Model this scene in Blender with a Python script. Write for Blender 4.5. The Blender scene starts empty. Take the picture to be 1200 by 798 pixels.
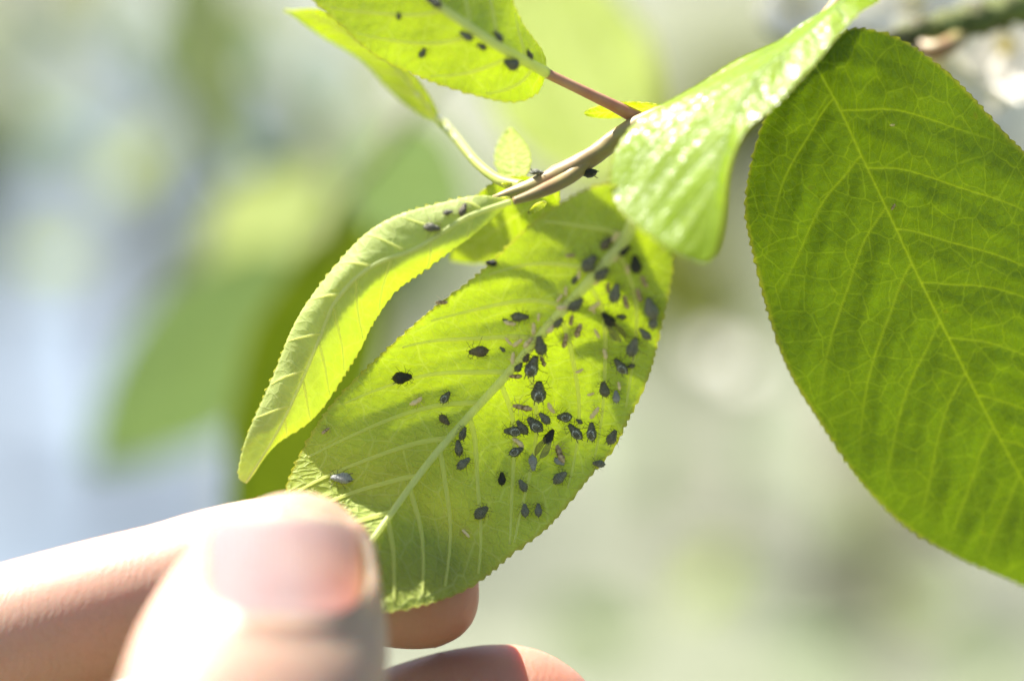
import bpy, math, random
import numpy as np
from mathutils import Vector, Matrix

# ------------------------------------------------------------------ camera, sky, sun, exposure
sc = bpy.context.scene
PITCH = math.radians(-8.0)
D = 1.0 / 3.0                                  # focus distance (m); 1200 photo pixels = 120 mm there
F0 = np.array([0.0, 0.0, 1.35])                # centre of the focal plane
fw = np.array([0.0, math.cos(PITCH), math.sin(PITCH)])
rt = np.array([1.0, 0.0, 0.0])
up = np.array([0.0, -math.sin(PITCH), math.cos(PITCH)])
CAM = F0 - fw * D
cd = bpy.data.cameras.new('camera'); cam = bpy.data.objects.new('camera', cd)
sc.collection.objects.link(cam); sc.camera = cam
cam.location = CAM
cam.rotation_euler = (math.pi / 2 + PITCH, 0, 0)
cd.lens = 100.0; cd.sensor_width = 36.0
cd.clip_start = 0.01; cd.clip_end = 3000.0
cd.dof.use_dof = True; cd.dof.focus_distance = D
cd.dof.aperture_fstop = 5.2

S_CAM = np.array([-0.45, 0.871, 0.12]); S_CAM = S_CAM / np.linalg.norm(S_CAM)
S_W = S_CAM[0] * rt + S_CAM[1] * up + S_CAM[2] * fw     # towards the sun
EL = math.asin(S_W[2]); AZ = math.atan2(S_W[0], S_W[1])
w = bpy.data.worlds.new('World'); sc.world = w; w.use_nodes = True
nt = w.node_tree; bgn = nt.nodes['Background']
sky = nt.nodes.new('ShaderNodeTexSky'); sky.sky_type = 'NISHITA'; sky.sun_disc = False
sky.sun_elevation = EL; sky.sun_rotation = AZ
sky.air_density = 1.0; sky.dust_density = 2.0
nt.links.new(sky.outputs[0], bgn.inputs[0]); bgn.inputs[1].default_value = 0.065
sl = bpy.data.lights.new('sun', 'SUN'); sun = bpy.data.objects.new('sun', sl)
sc.collection.objects.link(sun)
sl.energy = 5.0; sl.angle = math.radians(0.5); sl.color = (1.0, 0.955, 0.88)
sun.rotation_euler = Vector((-S_W[0], -S_W[1], -S_W[2])).to_track_quat('-Z', 'Y').to_euler()
sun.location = (0, 0, 30)
vs = sc.view_settings
vs.view_transform = 'Standard'; vs.look = 'None'; vs.gamma = 1.0; vs.use_curve_mapping = False
vs.exposure = 1.82
sc.render.engine = 'CYCLES'
cy = sc.cycles
cy.use_denoising = True
cy.max_bounces = 12; cy.diffuse_bounces = 6; cy.transmission_bounces = 8; cy.glossy_bounces = 4
cy.caustics_reflective = False; cy.caustics_refractive = False

rng = random.Random(7)
nrng = np.random.default_rng(11)

# ------------------------------------------------------------------ helpers
LEAN = 0.0
def P(px, py, d):
    """photo pixel + depth behind the focal plane (mm) -> world point"""
    px = np.asarray(px, float); py = np.asarray(py, float); d = np.asarray(d, float)
    d = d + LEAN * (py - 430) * .1              # the twig as a whole leans out at its top
    dist = D + d * 1e-3
    k = 0.0001 / D * dist
    return (CAM + fw * dist[..., None] + rt * ((px - 600) * k)[..., None] + up * ((399 - py) * k)[..., None])

def p1(px, py, d):
    return P(np.array(px), np.array(py), np.array(d))

def catmull(pts, per=24):
    pts = np.asarray(pts, float)
    a = np.vstack([2 * pts[0] - pts[1], pts, 2 * pts[-1] - pts[-2]])
    out = []
    for i in range(1, len(a) - 2):
        p0, p1_, p2, p3 = a[i - 1], a[i], a[i + 1], a[i + 2]
        t0 = 0.0
        d1 = max(np.linalg.norm(p1_ - p0), 1e-9) ** .5; d2 = max(np.linalg.norm(p2 - p1_), 1e-9) ** .5; d3 = max(np.linalg.norm(p3 - p2), 1e-9) ** .5
        t1 = d1; t2 = t1 + d2; t3 = t2 + d3
        t = np.linspace(t1, t2, per, endpoint=False)[:, None]
        A1 = (t1 - t) / (t1 - t0) * p0 + (t - t0) / (t1 - t0) * p1_
        A2 = (t2 - t) / (t2 - t1) * p1_ + (t - t1) / (t2 - t1) * p2
        A3 = (t3 - t) / (t3 - t2) * p2 + (t - t2) / (t3 - t2) * p3
        B1 = (t2 - t) / (t2 - t0) * A1 + (t - t0) / (t2 - t0) * A2
        B2 = (t3 - t) / (t3 - t1) * A2 + (t - t1) / (t3 - t1) * A3
        out.append((t2 - t) / (t2 - t1) * B1 + (t - t1) / (t2 - t1) * B2)
    out.append(pts[-1:])
    return np.vstack(out)

def resample(c, n, w=None, s=None):
    w = np.ones(c.shape[1]) if w is None else np.asarray(w)
    seg = np.linalg.norm(np.diff(c * w, axis=0), axis=1)
    l = np.concatenate([[0], np.cumsum(seg)]); l /= l[-1]
    s = np.linspace(0, 1, n) if s is None else s
    return np.stack([np.interp(s, l, c[:, k]) for k in range(c.shape[1])], 1)

def link(o, parent=None):
    sc.collection.objects.link(o)
    if parent is not None: o.parent = parent
    return o

def mesh_obj(name, verts, faces, mats, parent=None, smooth=True, mi=None):
    me = bpy.data.meshes.new(name)
    me.from_pydata([tuple(v) for v in verts], [], faces)
    for m in (mats if isinstance(mats, (list, tuple)) else [mats]): me.materials.append(m)
    if mi is not None: me.polygons.foreach_set('material_index', np.asarray(mi, np.int32))
    if smooth: me.polygons.foreach_set('use_smooth', np.ones(len(me.polygons), bool))
    me.update()
    return link(bpy.data.objects.new(name, me), parent)

def fast_mesh(name, V, Q, mats, parent=None, mi=None, uv=None, attrs=None):
    """numpy quads -> mesh"""
    me = bpy.data.meshes.new(name)
    nv, nq = len(V), len(Q)
    me.vertices.add(nv); me.vertices.foreach_set('co', np.ascontiguousarray(V, np.float32).ravel())
    me.loops.add(nq * 4); me.loops.foreach_set('vertex_index', np.ascontiguousarray(Q, np.int32).ravel())
    me.polygons.add(nq); me.polygons.foreach_set('loop_start', np.arange(0, nq * 4, 4, dtype=np.int32))
    for m in mats: me.materials.append(m)
    if mi is not None: me.polygons.foreach_set('material_index', np.asarray(mi, np.int32))
    me.polygons.foreach_set('use_smooth', np.ones(nq, bool))
    me.update(calc_edges=True)
    if uv is not None:
        l = me.uv_layers.new(name='UVMap')
        l.data.foreach_set('uv', np.ascontiguousarray(uv[Q.ravel()], np.float32).ravel())
    for k, a in (attrs or {}).items():
        at = me.attributes.new(k, 'FLOAT', 'POINT'); at.data.foreach_set('value', np.ascontiguousarray(a, np.float32))
    me.validate(verbose=False)
    return link(bpy.data.objects.new(name, me), parent)

def tag(o, label=None, cat=None, group=None, kind=None):
    if label: o['label'] = label
    if cat: o['category'] = cat
    if group: o['group'] = group
    if kind: o['kind'] = kind
    return o

def empty(name, loc):
    o = bpy.data.objects.new(name, None); o.empty_display_size = 0.01
    link(o); o.location = tuple(loc)
    return o

def tube_np(path, rad, seg=10, cap=True, noise=0.0, seed=0):
    """tube along world path; returns verts, faces"""
    path = np.asarray(path, float); n = len(path)
    rad = np.broadcast_to(np.asarray(rad, float), (n,)).copy()
    T = np.gradient(path, axis=0); T /= np.linalg.norm(T, axis=1)[:, None] + 1e-15
    ref = np.array([0.13, 0.31, 0.94]); 
    if abs(T[0] @ ref) > .9: ref = np.array([0.9, 0.2, 0.1])
    N = np.zeros_like(T); N[0] = np.cross(T[0], ref); N[0] /= np.linalg.norm(N[0])
    for i in range(1, n):
        v = N[i - 1] - T[i] * (N[i - 1] @ T[i]); N[i] = v / (np.linalg.norm(v) + 1e-15)
    B = np.cross(T, N)
    a = np.linspace(0, 2 * np.pi, seg, endpoint=False)
    r = rad[:, None] * np.ones((1, seg))
    if noise:
        rr = np.random.default_rng(seed).normal(0, noise, (n, seg))
        r = r * (1 + rr)
    V = path[:, None, :] + r[..., None] * (np.cos(a)[None, :, None] * N[:, None, :] + np.sin(a)[None, :, None] * B[:, None, :])
    V = V.reshape(-1, 3)
    Fc = []
    for i in range(n - 1):
        for j in range(seg):
            k = (j + 1) % seg
            Fc.append((i * seg + j, i * seg + k, (i + 1) * seg + k, (i + 1) * seg + j))
    if cap:
        Fc.append(tuple(range(seg))[::-1]); Fc.append(tuple(range((n - 1) * seg, n * seg)))
    return V, Fc

def ridge_np(path, nrm, rad, seg=9):
    """half-round rib standing on a surface; nrm points away from the surface"""
    path = np.asarray(path, float); n = len(path)
    T = np.gradient(path, axis=0); T /= np.linalg.norm(T, axis=1)[:, None] + 1e-15
    Bn = np.cross(T, nrm); Bn /= np.linalg.norm(Bn, axis=1)[:, None] + 1e-15
    Nn = np.cross(Bn, T)
    a = np.linspace(-.06, math.pi + .06, seg)
    V = path[:, None] + rad[:, None, None] * (np.cos(a)[None, :, None] * Bn[:, None] * 1.1 + np.sin(a)[None, :, None] * Nn[:, None])
    Fc = [(i * seg + j, i * seg + j + 1, (i + 1) * seg + j + 1, (i + 1) * seg + j) for i in range(n - 1) for j in range(seg - 1)]
    Fc.append(tuple(range((n - 1) * seg, n * seg)))
    return V.reshape(-1, 3), Fc

def px_tube(name, pts, rad_mm, mat, parent, n=40, seg=12, noise=0.0, seed=0):
    """pts: (px,py,d) control points, rad_mm: list at the control points' spread"""
    c = resample(catmull(pts), n, (1, 1, 10))
    W = P(c[:, 0], c[:, 1], c[:, 2])
    r = np.interp(np.linspace(0, 1, n), np.linspace(0, 1, len(rad_mm)), rad_mm) * 1e-3
    base = np.array(parent.location) if parent is not None else 0
    V, Fc = tube_np(W - base, r, seg, True, noise, seed)
    return mesh_obj(name, V, Fc, mat, parent)

# ------------------------------------------------------------------ materials
def newmat(name):
    m = bpy.data.materials.new(name); m.use_nodes = True
    t = m.node_tree
    for n in list(t.nodes): t.nodes.remove(n)
    out = t.nodes.new('ShaderNodeOutputMaterial')
    return m, t, out

def N(t, typ, **kw):
    n = t.nodes.new(typ)
    for k, v in kw.items(): setattr(n, k, v)
    return n

def math_(t, op, a, b=None, c=None, clamp=False):
    n = t.nodes.new('ShaderNodeMath'); n.operation = op; n.use_clamp = clamp
    for i, x in enumerate((a, b, c)):
        if x is None: continue
        if isinstance(x, (int, float)): n.inputs[i].default_value = x
        else: t.links.new(x, n.inputs[i])
    return n.outputs[0]

def mixc(t, fac, a, b, blend='MIX'):
    n = t.nodes.new('ShaderNodeMix'); n.data_type = 'RGBA'; n.blend_type = blend
    for s, x in ((n.inputs[0], fac), (n.inputs[6], a), (n.inputs[7], b)):
        if isinstance(x, (int, float)): s.default_value = x
        elif isinstance(x, tuple): s.default_value = (*x[:3], 1)
        else: t.links.new(x, s)
    return n.outputs[2]

def ramp(t, fac, lo, hi):
    n = t.nodes.new('ShaderNodeMapRange'); n.clamp = True
    t.links.new(fac, n.inputs[0]); n.inputs[1].default_value = lo; n.inputs[2].default_value = hi
    return n.outputs[0]

def noise(t, vec, scale, detail=3.0, rough=.5):
    n = t.nodes.new('ShaderNodeTexNoise'); n.inputs['Scale'].default_value = scale
    n.inputs['Detail'].default_value = detail; n.inputs['Roughness'].default_value = rough
    if vec is not None: t.links.new(vec, n.inputs['Vector'])
    return n

def leaf_mat(name, refl, vein_refl, trans, vein_trans, tfac, rough, spec, upper, coarse=0.28, fine=0.85, net=1.0, speck=0.0, aniso=1.0, bumpk=1.0, sticky=False, warp=1.6):
    """leaf skin: a reflecting and a translucent lobe; veins from the blade's own UV (millimetres) and its vein attribute"""
    m, t, out = newmat(name)
    L = t.links
    uv = N(t, 'ShaderNodeUVMap'); uv.uv_map = 'UVMap'
    nz = noise(t, uv.outputs[0], 0.5, 3)
    off = N(t, 'ShaderNodeVectorMath', operation='MULTIPLY_ADD')
    L.new(nz.outputs['Color'], off.inputs[0]); off.inputs[1].default_value = (warp, warp, 0); L.new(uv.outputs[0], off.inputs[2])
    mp = N(t, 'ShaderNodeMapping'); mp.inputs['Scale'].default_value = (aniso, 1, 1)
    L.new(off.outputs[0], mp.inputs[0])
    def vor(scale):
        v = N(t, 'ShaderNodeTexVoronoi', feature='DISTANCE_TO_EDGE', voronoi_dimensions='2D')
        v.inputs['Scale'].default_value = scale; L.new(mp.outputs[0], v.inputs['Vector']); return v.outputs[0]
    v1 = vor(coarse); v2 = vor(fine); v3 = vor(fine * 2.3)
    e1 = math_(t, 'SUBTRACT', 1.0, ramp(t, v1, 0.0, 0.05))
    e2 = math_(t, 'SUBTRACT', 1.0, ramp(t, v2, 0.0, 0.09))
    e3 = math_(t, 'SUBTRACT', 1.0, ramp(t, v3, 0.0, 0.14))
    at = N(t, 'ShaderNodeAttribute'); at.attribute_name = 'vein'
    ed = N(t, 'ShaderNodeAttribute'); ed.attribute_name = 'margin'
    a = math_(t, 'MULTIPLY', e1, 0.62 * net)
    b = math_(t, 'MULTIPLY', e2, 0.42 * net)
    c = math_(t, 'MULTIPLY', e3, 0.18 * net)
    mask = math_(t, 'MAXIMUM', math_(t, 'MAXIMUM', a, b), math_(t, 'MAXIMUM', c, at.outputs['Fac']))
    big = noise(t, uv.outputs[0], 0.13, 4, .6)
    var = ramp(t, big.outputs[0], .3, .7)
    fin = noise(t, uv.outputs[0], 3.0, 3, .6)
    rc = mixc(t, var, tuple(x * .82 for x in refl), tuple(x * 1.15 for x in refl))
    rc = mixc(t, math_(t, 'MULTIPLY', fin.outputs[0], .35), rc, tuple(x * .6 for x in refl))
    rc = mixc(t, mask, rc, vein_refl)
    tc = mixc(t, var, tuple(x * .86 for x in trans), tuple(min(1, x * 1.06) for x in trans))
    tc = mixc(t, mask, tc, vein_trans)
    if speck:
        sn = noise(t, uv.outputs[0], .22, 2)
        sv = ramp(t, sn.outputs[0], .69, .76)
        tc = mixc(t, math_(t, 'MULTIPLY', sv, speck), tc, (.62, .36, .02))
        rc = mixc(t, math_(t, 'MULTIPLY', sv, speck), rc, (.2, .13, .02))
    rc = mixc(t, math_(t, 'MULTIPLY', ed.outputs['Fac'], .55), rc, (.36, .36, .08))
    tc = mixc(t, math_(t, 'MULTIPLY', ed.outputs['Fac'], .45), tc, (.80, .70, .20))
    # relief
    h = math_(t, 'MULTIPLY', mask, -0.05 if upper else 0.05)
    cell = math_(t, 'MULTIPLY', ramp(t, v2, 0, .45), 0.05 if upper else -0.05)
    fb = math_(t, 'MULTIPLY', fin.outputs[0], 0.03)
    hh = math_(t, 'ADD', math_(t, 'ADD', h, cell), fb)
    bp = N(t, 'ShaderNodeBump'); bp.inputs['Strength'].default_value = 1.0; bp.inputs['Distance'].default_value = 0.001 * bumpk
    L.new(hh, bp.inputs['Height'])
    pr = N(t, 'ShaderNodeBsdfPrincipled')
    L.new(rc, pr.inputs['Base Color']); pr.inputs['Specular IOR Level'].default_value = spec
    rn = math_(t, 'MULTIPLY_ADD', noise(t, uv.outputs[0], .8, 3).outputs[0], .25, rough - .12)
    if sticky:
        sk = noise(t, uv.outputs[0], 1.1, 5, .75); pm = math_(t, 'MULTIPLY', ramp(t, sk.outputs[0], .47, .60), math_(t, 'SUBTRACT', 1.0, at.outputs['Fac'], clamp=True))
        rn = math_(t, 'SUBTRACT', rn, math_(t, 'MULTIPLY', pm, .28))
        L.new(math_(t, 'MULTIPLY_ADD', pm, .45, spec), pr.inputs['Specular IOR Level'])
    L.new(rn, pr.inputs['Roughness']); L.new(bp.outputs[0], pr.inputs['Normal'])
    tr = N(t, 'ShaderNodeBsdfTranslucent'); L.new(tc, tr.inputs[0]); L.new(bp.outputs[0], tr.inputs['Normal'])
    mx = N(t, 'ShaderNodeMixShader'); mx.inputs[0].default_value = tfac
    L.new(pr.outputs[0], mx.inputs[1]); L.new(tr.outputs[0], mx.inputs[2]); L.new(mx.outputs[0], out.inputs[0])
    return m

UNDER = leaf_mat('leaf_underside', (.43, .50, .12), (.56, .62, .24), (.86, .92, .003), (1, 1, .42), .54, .5, .18, False, net=1.0, bumpk=2.5, aniso=.6, warp=.9, fine=1.05, coarse=.33)
UNDER_SOFT = leaf_mat('leaf_underside_young', (.52, .58, .22), (.58, .63, .28), (.90, .94, .004), (1, 1, .40), .5, .5, .25, False, net=.6, bumpk=1.0, aniso=.6, warp=.9)
UPPER = leaf_mat('leaf_upper_side', (.075, .17, .018), (.22, .34, .06), (.66, .84, .04), (.84, .90, .25), .52, .45, .4, True, net=.7, speck=.6)
UPPER_B = leaf_mat('leaf_upper_side_mature', (.05, .095, .012), (.14, .22, .03), (.33, .43, .012), (.62, .70, .05), .50, .42, .38, True, net=.85, speck=.55, bumpk=3.0, warp=.8, fine=.95, coarse=.3)
UNDER_B = leaf_mat('leaf_underside_mature', (.20, .27, .06), (.3, .4, .12), (.54, .70, .015), (.85, .92, .16), .52, .55, .25, False, net=.8)
GLOSSY = leaf_mat('leaf_upper_side_sticky', (.20, .29, .014), (.07, .13, .006), (.80, .92, .04), (.6, .72, .1), .42, .5, .12, True, net=.3, bumpk=.55, sticky=True)

BG_COOL = leaf_mat('far_leaf_cool', (.15, .20, .11), (.2, .26, .1), (.45, .56, .30), (.5, .6, .25), .5, .5, .3, True, net=.3)
BG_OLIVE = leaf_mat('far_leaf_olive', (.07, .10, .008), (.2, .26, .05), (.30, .38, .01), (.6, .65, .05), .5, .5, .3, True, net=.3)
BG_YELLOW = leaf_mat('far_leaf_yellow', (.26, .30, .14), (.3, .35, .2), (.62, .68, .42), (.8, .85, .3), .5, .5, .3, True, net=.3)
def simple_mat(name, c0, c1, scale=8.0, rough=.6, spec=.3, bump=0.0, dist=.0005, coord='Object', trans=None, tf=.4, lo=.35, hi=.65, detail=4):
    m, t, out = newmat(name); L = t.links
    tc = N(t, 'ShaderNodeTexCoord')
    nz = noise(t, tc.outputs[coord], scale, detail, .6)
    col = mixc(t, ramp(t, nz.outputs[0], lo, hi), c0, c1)
    pr = N(t, 'ShaderNodeBsdfPrincipled'); L.new(col, pr.inputs['Base Color'])
    pr.inputs['Roughness'].default_value = rough; pr.inputs['Specular IOR Level'].default_value = spec
    if bump:
        bp = N(t, 'ShaderNodeBump'); bp.inputs['Strength'].default_value = bump; bp.inputs['Distance'].default_value = dist
        L.new(nz.outputs[0], bp.inputs['Height']); L.new(bp.outputs[0], pr.inputs['Normal'])
    if trans:
        tr = N(t, 'ShaderNodeBsdfTranslucent'); tr.inputs[0].default_value = (*trans, 1)
        mx = N(t, 'ShaderNodeMixShader'); mx.inputs[0].default_value = tf
        L.new(pr.outputs[0], mx.inputs[1]); L.new(tr.outputs[0], mx.inputs[2]); L.new(mx.outputs[0], out.inputs[0])
    else:
        L.new(pr.outputs[0], out.inputs[0])
    return m

VEIN = simple_mat('vein', (.54, .61, .24), (.60, .66, .30), 400, .5, .2, .3, .0002, trans=(1, 1, .45), tf=.42)
VEIN_L = simple_mat('vein_thin', (.54, .62, .22), (.58, .64, .26), 400, .5, .2, trans=(1, 1, .55), tf=.7)
STEM = simple_mat('stem_bark', (.27, .13, .075), (.28, .26, .09), 160, .45, .4, .4, .0003)
STEM_RED = simple_mat('petiole_red', (.42, .18, .11), (.50, .32, .18), 220, .45, .4, .3, .0002, trans=(.6, .3, .1), tf=.15)
STEM_GREEN = simple_mat('petiole_green', (.34, .40, .08), (.42, .42, .12), 220, .45, .4, .3, .0002, trans=(.7, .75, .1), tf=.25)
BARK = simple_mat('lichen_bark', (.055, .045, .032), (.17, .21, .06), 160, .85, .2, 1.0, .0012)

# ------------------------------------------------------------------ leaf builder
def smooth(a, b, x):
    t = np.clip((x - a) / (b - a), 0, 1); return t * t * (3 - 2 * t)

class Leaf: pass

def build_leaf(parent, M, Lc, Rc, front, back, nu=300, nv=50, th=.26, camber=(0, 0), tooth=.28, pitch=1.05, veins=8, vang=52, vcurve=.030,
               quilt=.16, front_under=True, ribs=True, rib_r=(.68, .20), label=None, bend=0.0, seed=1, wave=.25, veinw=None):
    """blade spanned between a midrib and two margins (px, py, depth mm). front/back: materials of the sides."""
    r = np.random.default_rng(seed)
    s = np.linspace(0, 1, nu); sw = .5 - .5 * np.cos(np.pi * s); s = .55 * s + .45 * sw
    wgt = (1, 1, 10)
    m, l, q = (resample(catmull(c), nu, wgt, s) for c in (M, Lc, Rc))
    mW = P(m[:, 0], m[:, 1], m[:, 2])
    y = np.concatenate([[0], np.cumsum(np.linalg.norm(np.diff(mW, axis=0), axis=1))]) * 1e3      # mm along
    Len = y[-1]
    tt = np.linspace(0, 1, nv); tt = tt ** .92
    cols = []; X = []; TT = []; SGN = []
    for side, e, cam_ in ((-1, l, camber[0]), (1, q, camber[1])):
        eW = P(e[:, 0], e[:, 1], e[:, 2])
        hw = np.linalg.norm(eW - mW, axis=1) * 1e3
        ph = np.cumsum(np.gradient(y) * (1 + .25 * np.sin(y * .9 + side + seed) + .15 * np.sin(y * 2.3)) / pitch)
        saw = (ph % 1.0); saw = np.where(saw < .72, saw / .72, (1 - saw) / .28)
        amp = tooth * smooth(0, 3, hw) * (.35 + 1.2 * r.random(nu // 6 + 2)[np.arange(nu) // 6])
        tv = tt[None, :] + smooth(.86, 1, tt)[None, :] * ((saw - .4) * amp / np.maximum(hw, .6))[:, None]
        pos = m[:, None, :] + (e - m)[:, None, :] * tv[..., None]
        pos[..., 2] += cam_ * 4 * tv * (1 - np.clip(tv, 0, 1)) * np.sin(np.pi * np.clip(s, 0, 1))[:, None]
        xx = side * tv * hw[:, None]
        if side < 0: pos = pos[:, ::-1][:, :-1]; xx = xx[:, ::-1][:, :-1]; t_ = tv[:, ::-1][:, :-1]
        else: t_ = tv
        cols.append(pos); X.append(xx); TT.append(t_)
    G = np.concatenate(cols, 1); X = np.concatenate(X, 1); T_ = np.concatenate(TT, 1)
    nvv = G.shape[1]
    W = P(G[..., 0], G[..., 1], G[..., 2])
    Y = np.broadcast_to(y[:, None], X.shape)
    # side veins in leaf millimetres: y = y0 + |x| cot(angle) + curve x^2
    cot = 1 / math.tan(math.radians(vang))
    hmax = np.abs(X).max()
    vein_paths = []
    vd = np.full(X.shape, 99.0)
    for side in (-1, 1):
        msk = X * side >= 0
        for i in range(veins):
            y0 = Len * (.05 + .80 * (i + (.5 if side > 0 else .2)) / veins) + r.normal(0, .35)
            kk = vcurve * (1 + .25 * r.normal()); cc = cot * (1 + .08 * r.normal())
            ax = np.abs(X)
            wob = .25 * np.sin(ax * .55 + i * 2 + side)
            yv = y0 + cc * ax + kk * ax ** 2 + wob * smooth(0, 4, ax)
            dd = np.abs(Y - yv) / np.sqrt(1 + (cc + 2 * kk * ax) ** 2)
            vd = np.where(msk, np.minimum(vd, dd), vd)
            vein_paths.append((side, y0, cc, kk, i))
    md = np.abs(X)
    d_all = np.minimum(vd, md)
    fade = 1 - .75 * smooth(.55, 1.0, T_)
    wv = veinw or (.16 if ribs else .105)
    vein = np.maximum(np.exp(-(vd / wv) ** 2) * fade * .95, (1.0 if ribs else .85) * np.exp(-(md / ((.34 if ribs else (.26 if veinw else .17)) * (1.15 - .6 * s)[:, None])) ** 2))
    # normals of the spanned surface, towards the camera at the middle
    def normals(W):
        du = np.gradient(W, axis=0); dv = np.gradient(W, axis=1)
        n = np.cross(du, dv); n /= np.linalg.norm(n, axis=2)[..., None] + 1e-18
        return n
    n = normals(W)
    c_ = n[nu // 2, nvv // 2 - 6: nvv // 2 + 6].mean(0)
    sg = 1.0
    nn = np.mean(n.reshape(-1, 3), 0)
    if nn @ fw > 0: sg = -1.0
    n = n * sg
    # quilting: blade bulges to the upper side between veins
    bulge = (1 - np.exp(-(d_all / 1.5) ** 2)) * fade
    # cross ladder of finer veins
    lad = np.zeros_like(X)
    for k in range(5):
        a = r.uniform(0, 6.28); f = r.uniform(.5, 1.6)
        lad += np.sin((X * math.cos(a) + Y * math.sin(a)) * f + r.uniform(0, 6.28))
    lad /= 5
    ladv = np.sin((X * np.sign(X) * .85 - Y * .55) * 2.1 + 1.3 * lad)
    up_sign = -1.0 if front_under else 1.0
    hq = up_sign * (quilt * bulge * (.7 + .5 * lad) + .045 * quilt / .16 * ladv * bulge)
    wav = wave * (np.sin(Y * .42 + seed) * smooth(.35, 1, T_) * np.sign(X))
    taper = smooth(0, .05, s)[:, None] * smooth(1, .95, s)[:, None]
    W = W + n * ((hq + wav) * taper * 1e-3)[..., None]
    n2 = normals(W) * sg
    thk = (th * (1 - .55 * smooth(.9, 1, np.clip(T_, 0, 1)))) * .5e-3
    A = W + n2 * thk[..., None]; Bk = W - n2 * thk[..., None]
    base = np.array(parent.location)
    V = np.concatenate([A.reshape(-1, 3), Bk.reshape(-1, 3)]) - base
    idx = np.arange(nu * nvv).reshape(nu, nvv)
    q0 = np.stack([idx[:-1, :-1], idx[1:, :-1], idx[1:, 1:], idx[:-1, 1:]], -1).reshape(-1, 4)
    nA = nu * nvv
    qa = q0 if sg > 0 else q0[:, ::-1]
    qb = (q0[:, ::-1] if sg > 0 else q0) + nA
    def rim(line):
        a, b = line[:-1], line[1:]
        return np.stack([a, b, b + nA, a + nA], -1)
    r1 = rim(idx[:, 0]); r2 = rim(idx[:, -1])[:, ::-1]
    if sg > 0: r1 = r1[:, ::-1]; r2 = r2[:, ::-1]
    r1 = r1[:, ::-1]; r2 = r2[:, ::-1]
    Q = np.concatenate([qa, qb, r1, r2])
    mi = np.concatenate([np.zeros(len(qa)), np.ones(len(qb)), np.zeros(len(r1) + len(r2))])
    uv = np.stack([X, Y], -1).reshape(-1, 2); uv = np.concatenate([uv, uv])
    margin = smooth(.965, 1.0, T_)
    at = {'vein': np.tile(vein.ravel(), 2), 'margin': np.tile(margin.ravel(), 2)}
    o = fast_mesh('leaf', V, Q, [front, back], parent, mi, uv, at)
    if label: o['label'] = label
    lf = Leaf(); lf.obj = o; lf.G = G; lf.W = A; lf.n = n2; lf.y = y; lf.X = X; lf.Y = Y; lf.T = T_; lf.Len = Len; lf.under = W - up_sign * n2 * 0
    lf.th = th; lf.base = base; lf.nv = nv; lf.mid = nv - 1
    # ribs on the underside as real tubes
    if ribs:
        us = -1.0 * up_sign                       # sign along n towards the underside
        mid = W[:, nv - 1] + n2[:, nv - 1] * us * (th * .5e-3)
        step = max(1, nu // 90)
        rr = np.linspace(rib_r[0], rib_r[1], len(mid[::step])) * 1e-3
        V_, F_ = ridge_np(mid[::step] - base, n2[:, nv - 1][::step] * us, rr, 11)
        mo = mesh_obj('midrib', V_, F_, VEIN, o)
        for side, y0, cc, kk, i in vein_paths:
            xs = np.linspace(0, hmax * .93, 46)
            yv = y0 + cc * xs + kk * xs ** 2 + .25 * np.sin(xs * .55 + i * 2 + side) * smooth(0, 4, xs)
            pts = []; nms = []
            for x, yy in zip(xs, yv):
                if yy > Len * .985: break
                iu = np.interp(yy, y, np.arange(nu)); i0 = int(iu); i1 = min(i0 + 1, nu - 1); f = iu - i0
                row = X[i0] * (1 - f) + X[i1] * f
                half = (row[nv - 1:] if side > 0 else -row[:nv][::-1])
                if x > half[-1] * .93: break
                j = np.interp(x, half, np.arange(nv)); j0 = int(j); j1 = min(j0 + 1, nv - 1); g = j - j0
                c0 = nv - 1 + side * j0; c1 = nv - 1 + side * j1
                p = ((W[i0, c0] * (1 - g) + W[i0, c1] * g) * (1 - f) + (W[i1, c0] * (1 - g) + W[i1, c1] * g) * f)
                nrm = n2[i0, c0]
                pts.append(p + nrm * us * th * .49e-3); nms.append(nrm * us)
            if len(pts) < 5: continue
            pts = np.array(pts)
            rr = np.linspace(.32, .12, len(pts)) * 1e-3 * (rib_r[0] / .68)
            V_, F_ = ridge_np(pts - base, np.array(nms), rr, 7)
            mesh_obj('side_vein', V_, F_, VEIN_L, o)
    return lf

def quick_leaf(parent, base, tip, hw, front, back, roll=(0, 0), sag=0, nu=70, nv=16, label=None, ribs=False, **kw):
    """leaf given by base and tip (px,py,d), half width in px; roll = depth offset (mm) of the two margins"""
    b = np.array(base, float); e = np.array(tip, float)
    ax = e - b; L2 = np.hypot(ax[0], ax[1]); pn = np.array([ax[1], -ax[0]]) / L2
    ss = np.linspace(0, 1, 9); prof = np.sin(np.pi * ss ** .85) ** .8
    prof[0] = prof[-1] = 0
    M = [b + ax * u + np.array([0, 0, sag * math.sin(math.pi * u)]) for u in ss]
    Ls = [M[k] + np.array([pn[0] * hw * prof[k], pn[1] * hw * prof[k], roll[0] * prof[k]]) for k in range(9)]
    Rs = [M[k] + np.array([-pn[0] * hw * prof[k], -pn[1] * hw * prof[k], roll[1] * prof[k]]) for k in range(9)]
    return build_leaf(parent, M, Ls, Rs, front, back, nu=nu, nv=nv, ribs=ribs, label=label, **kw)

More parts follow.
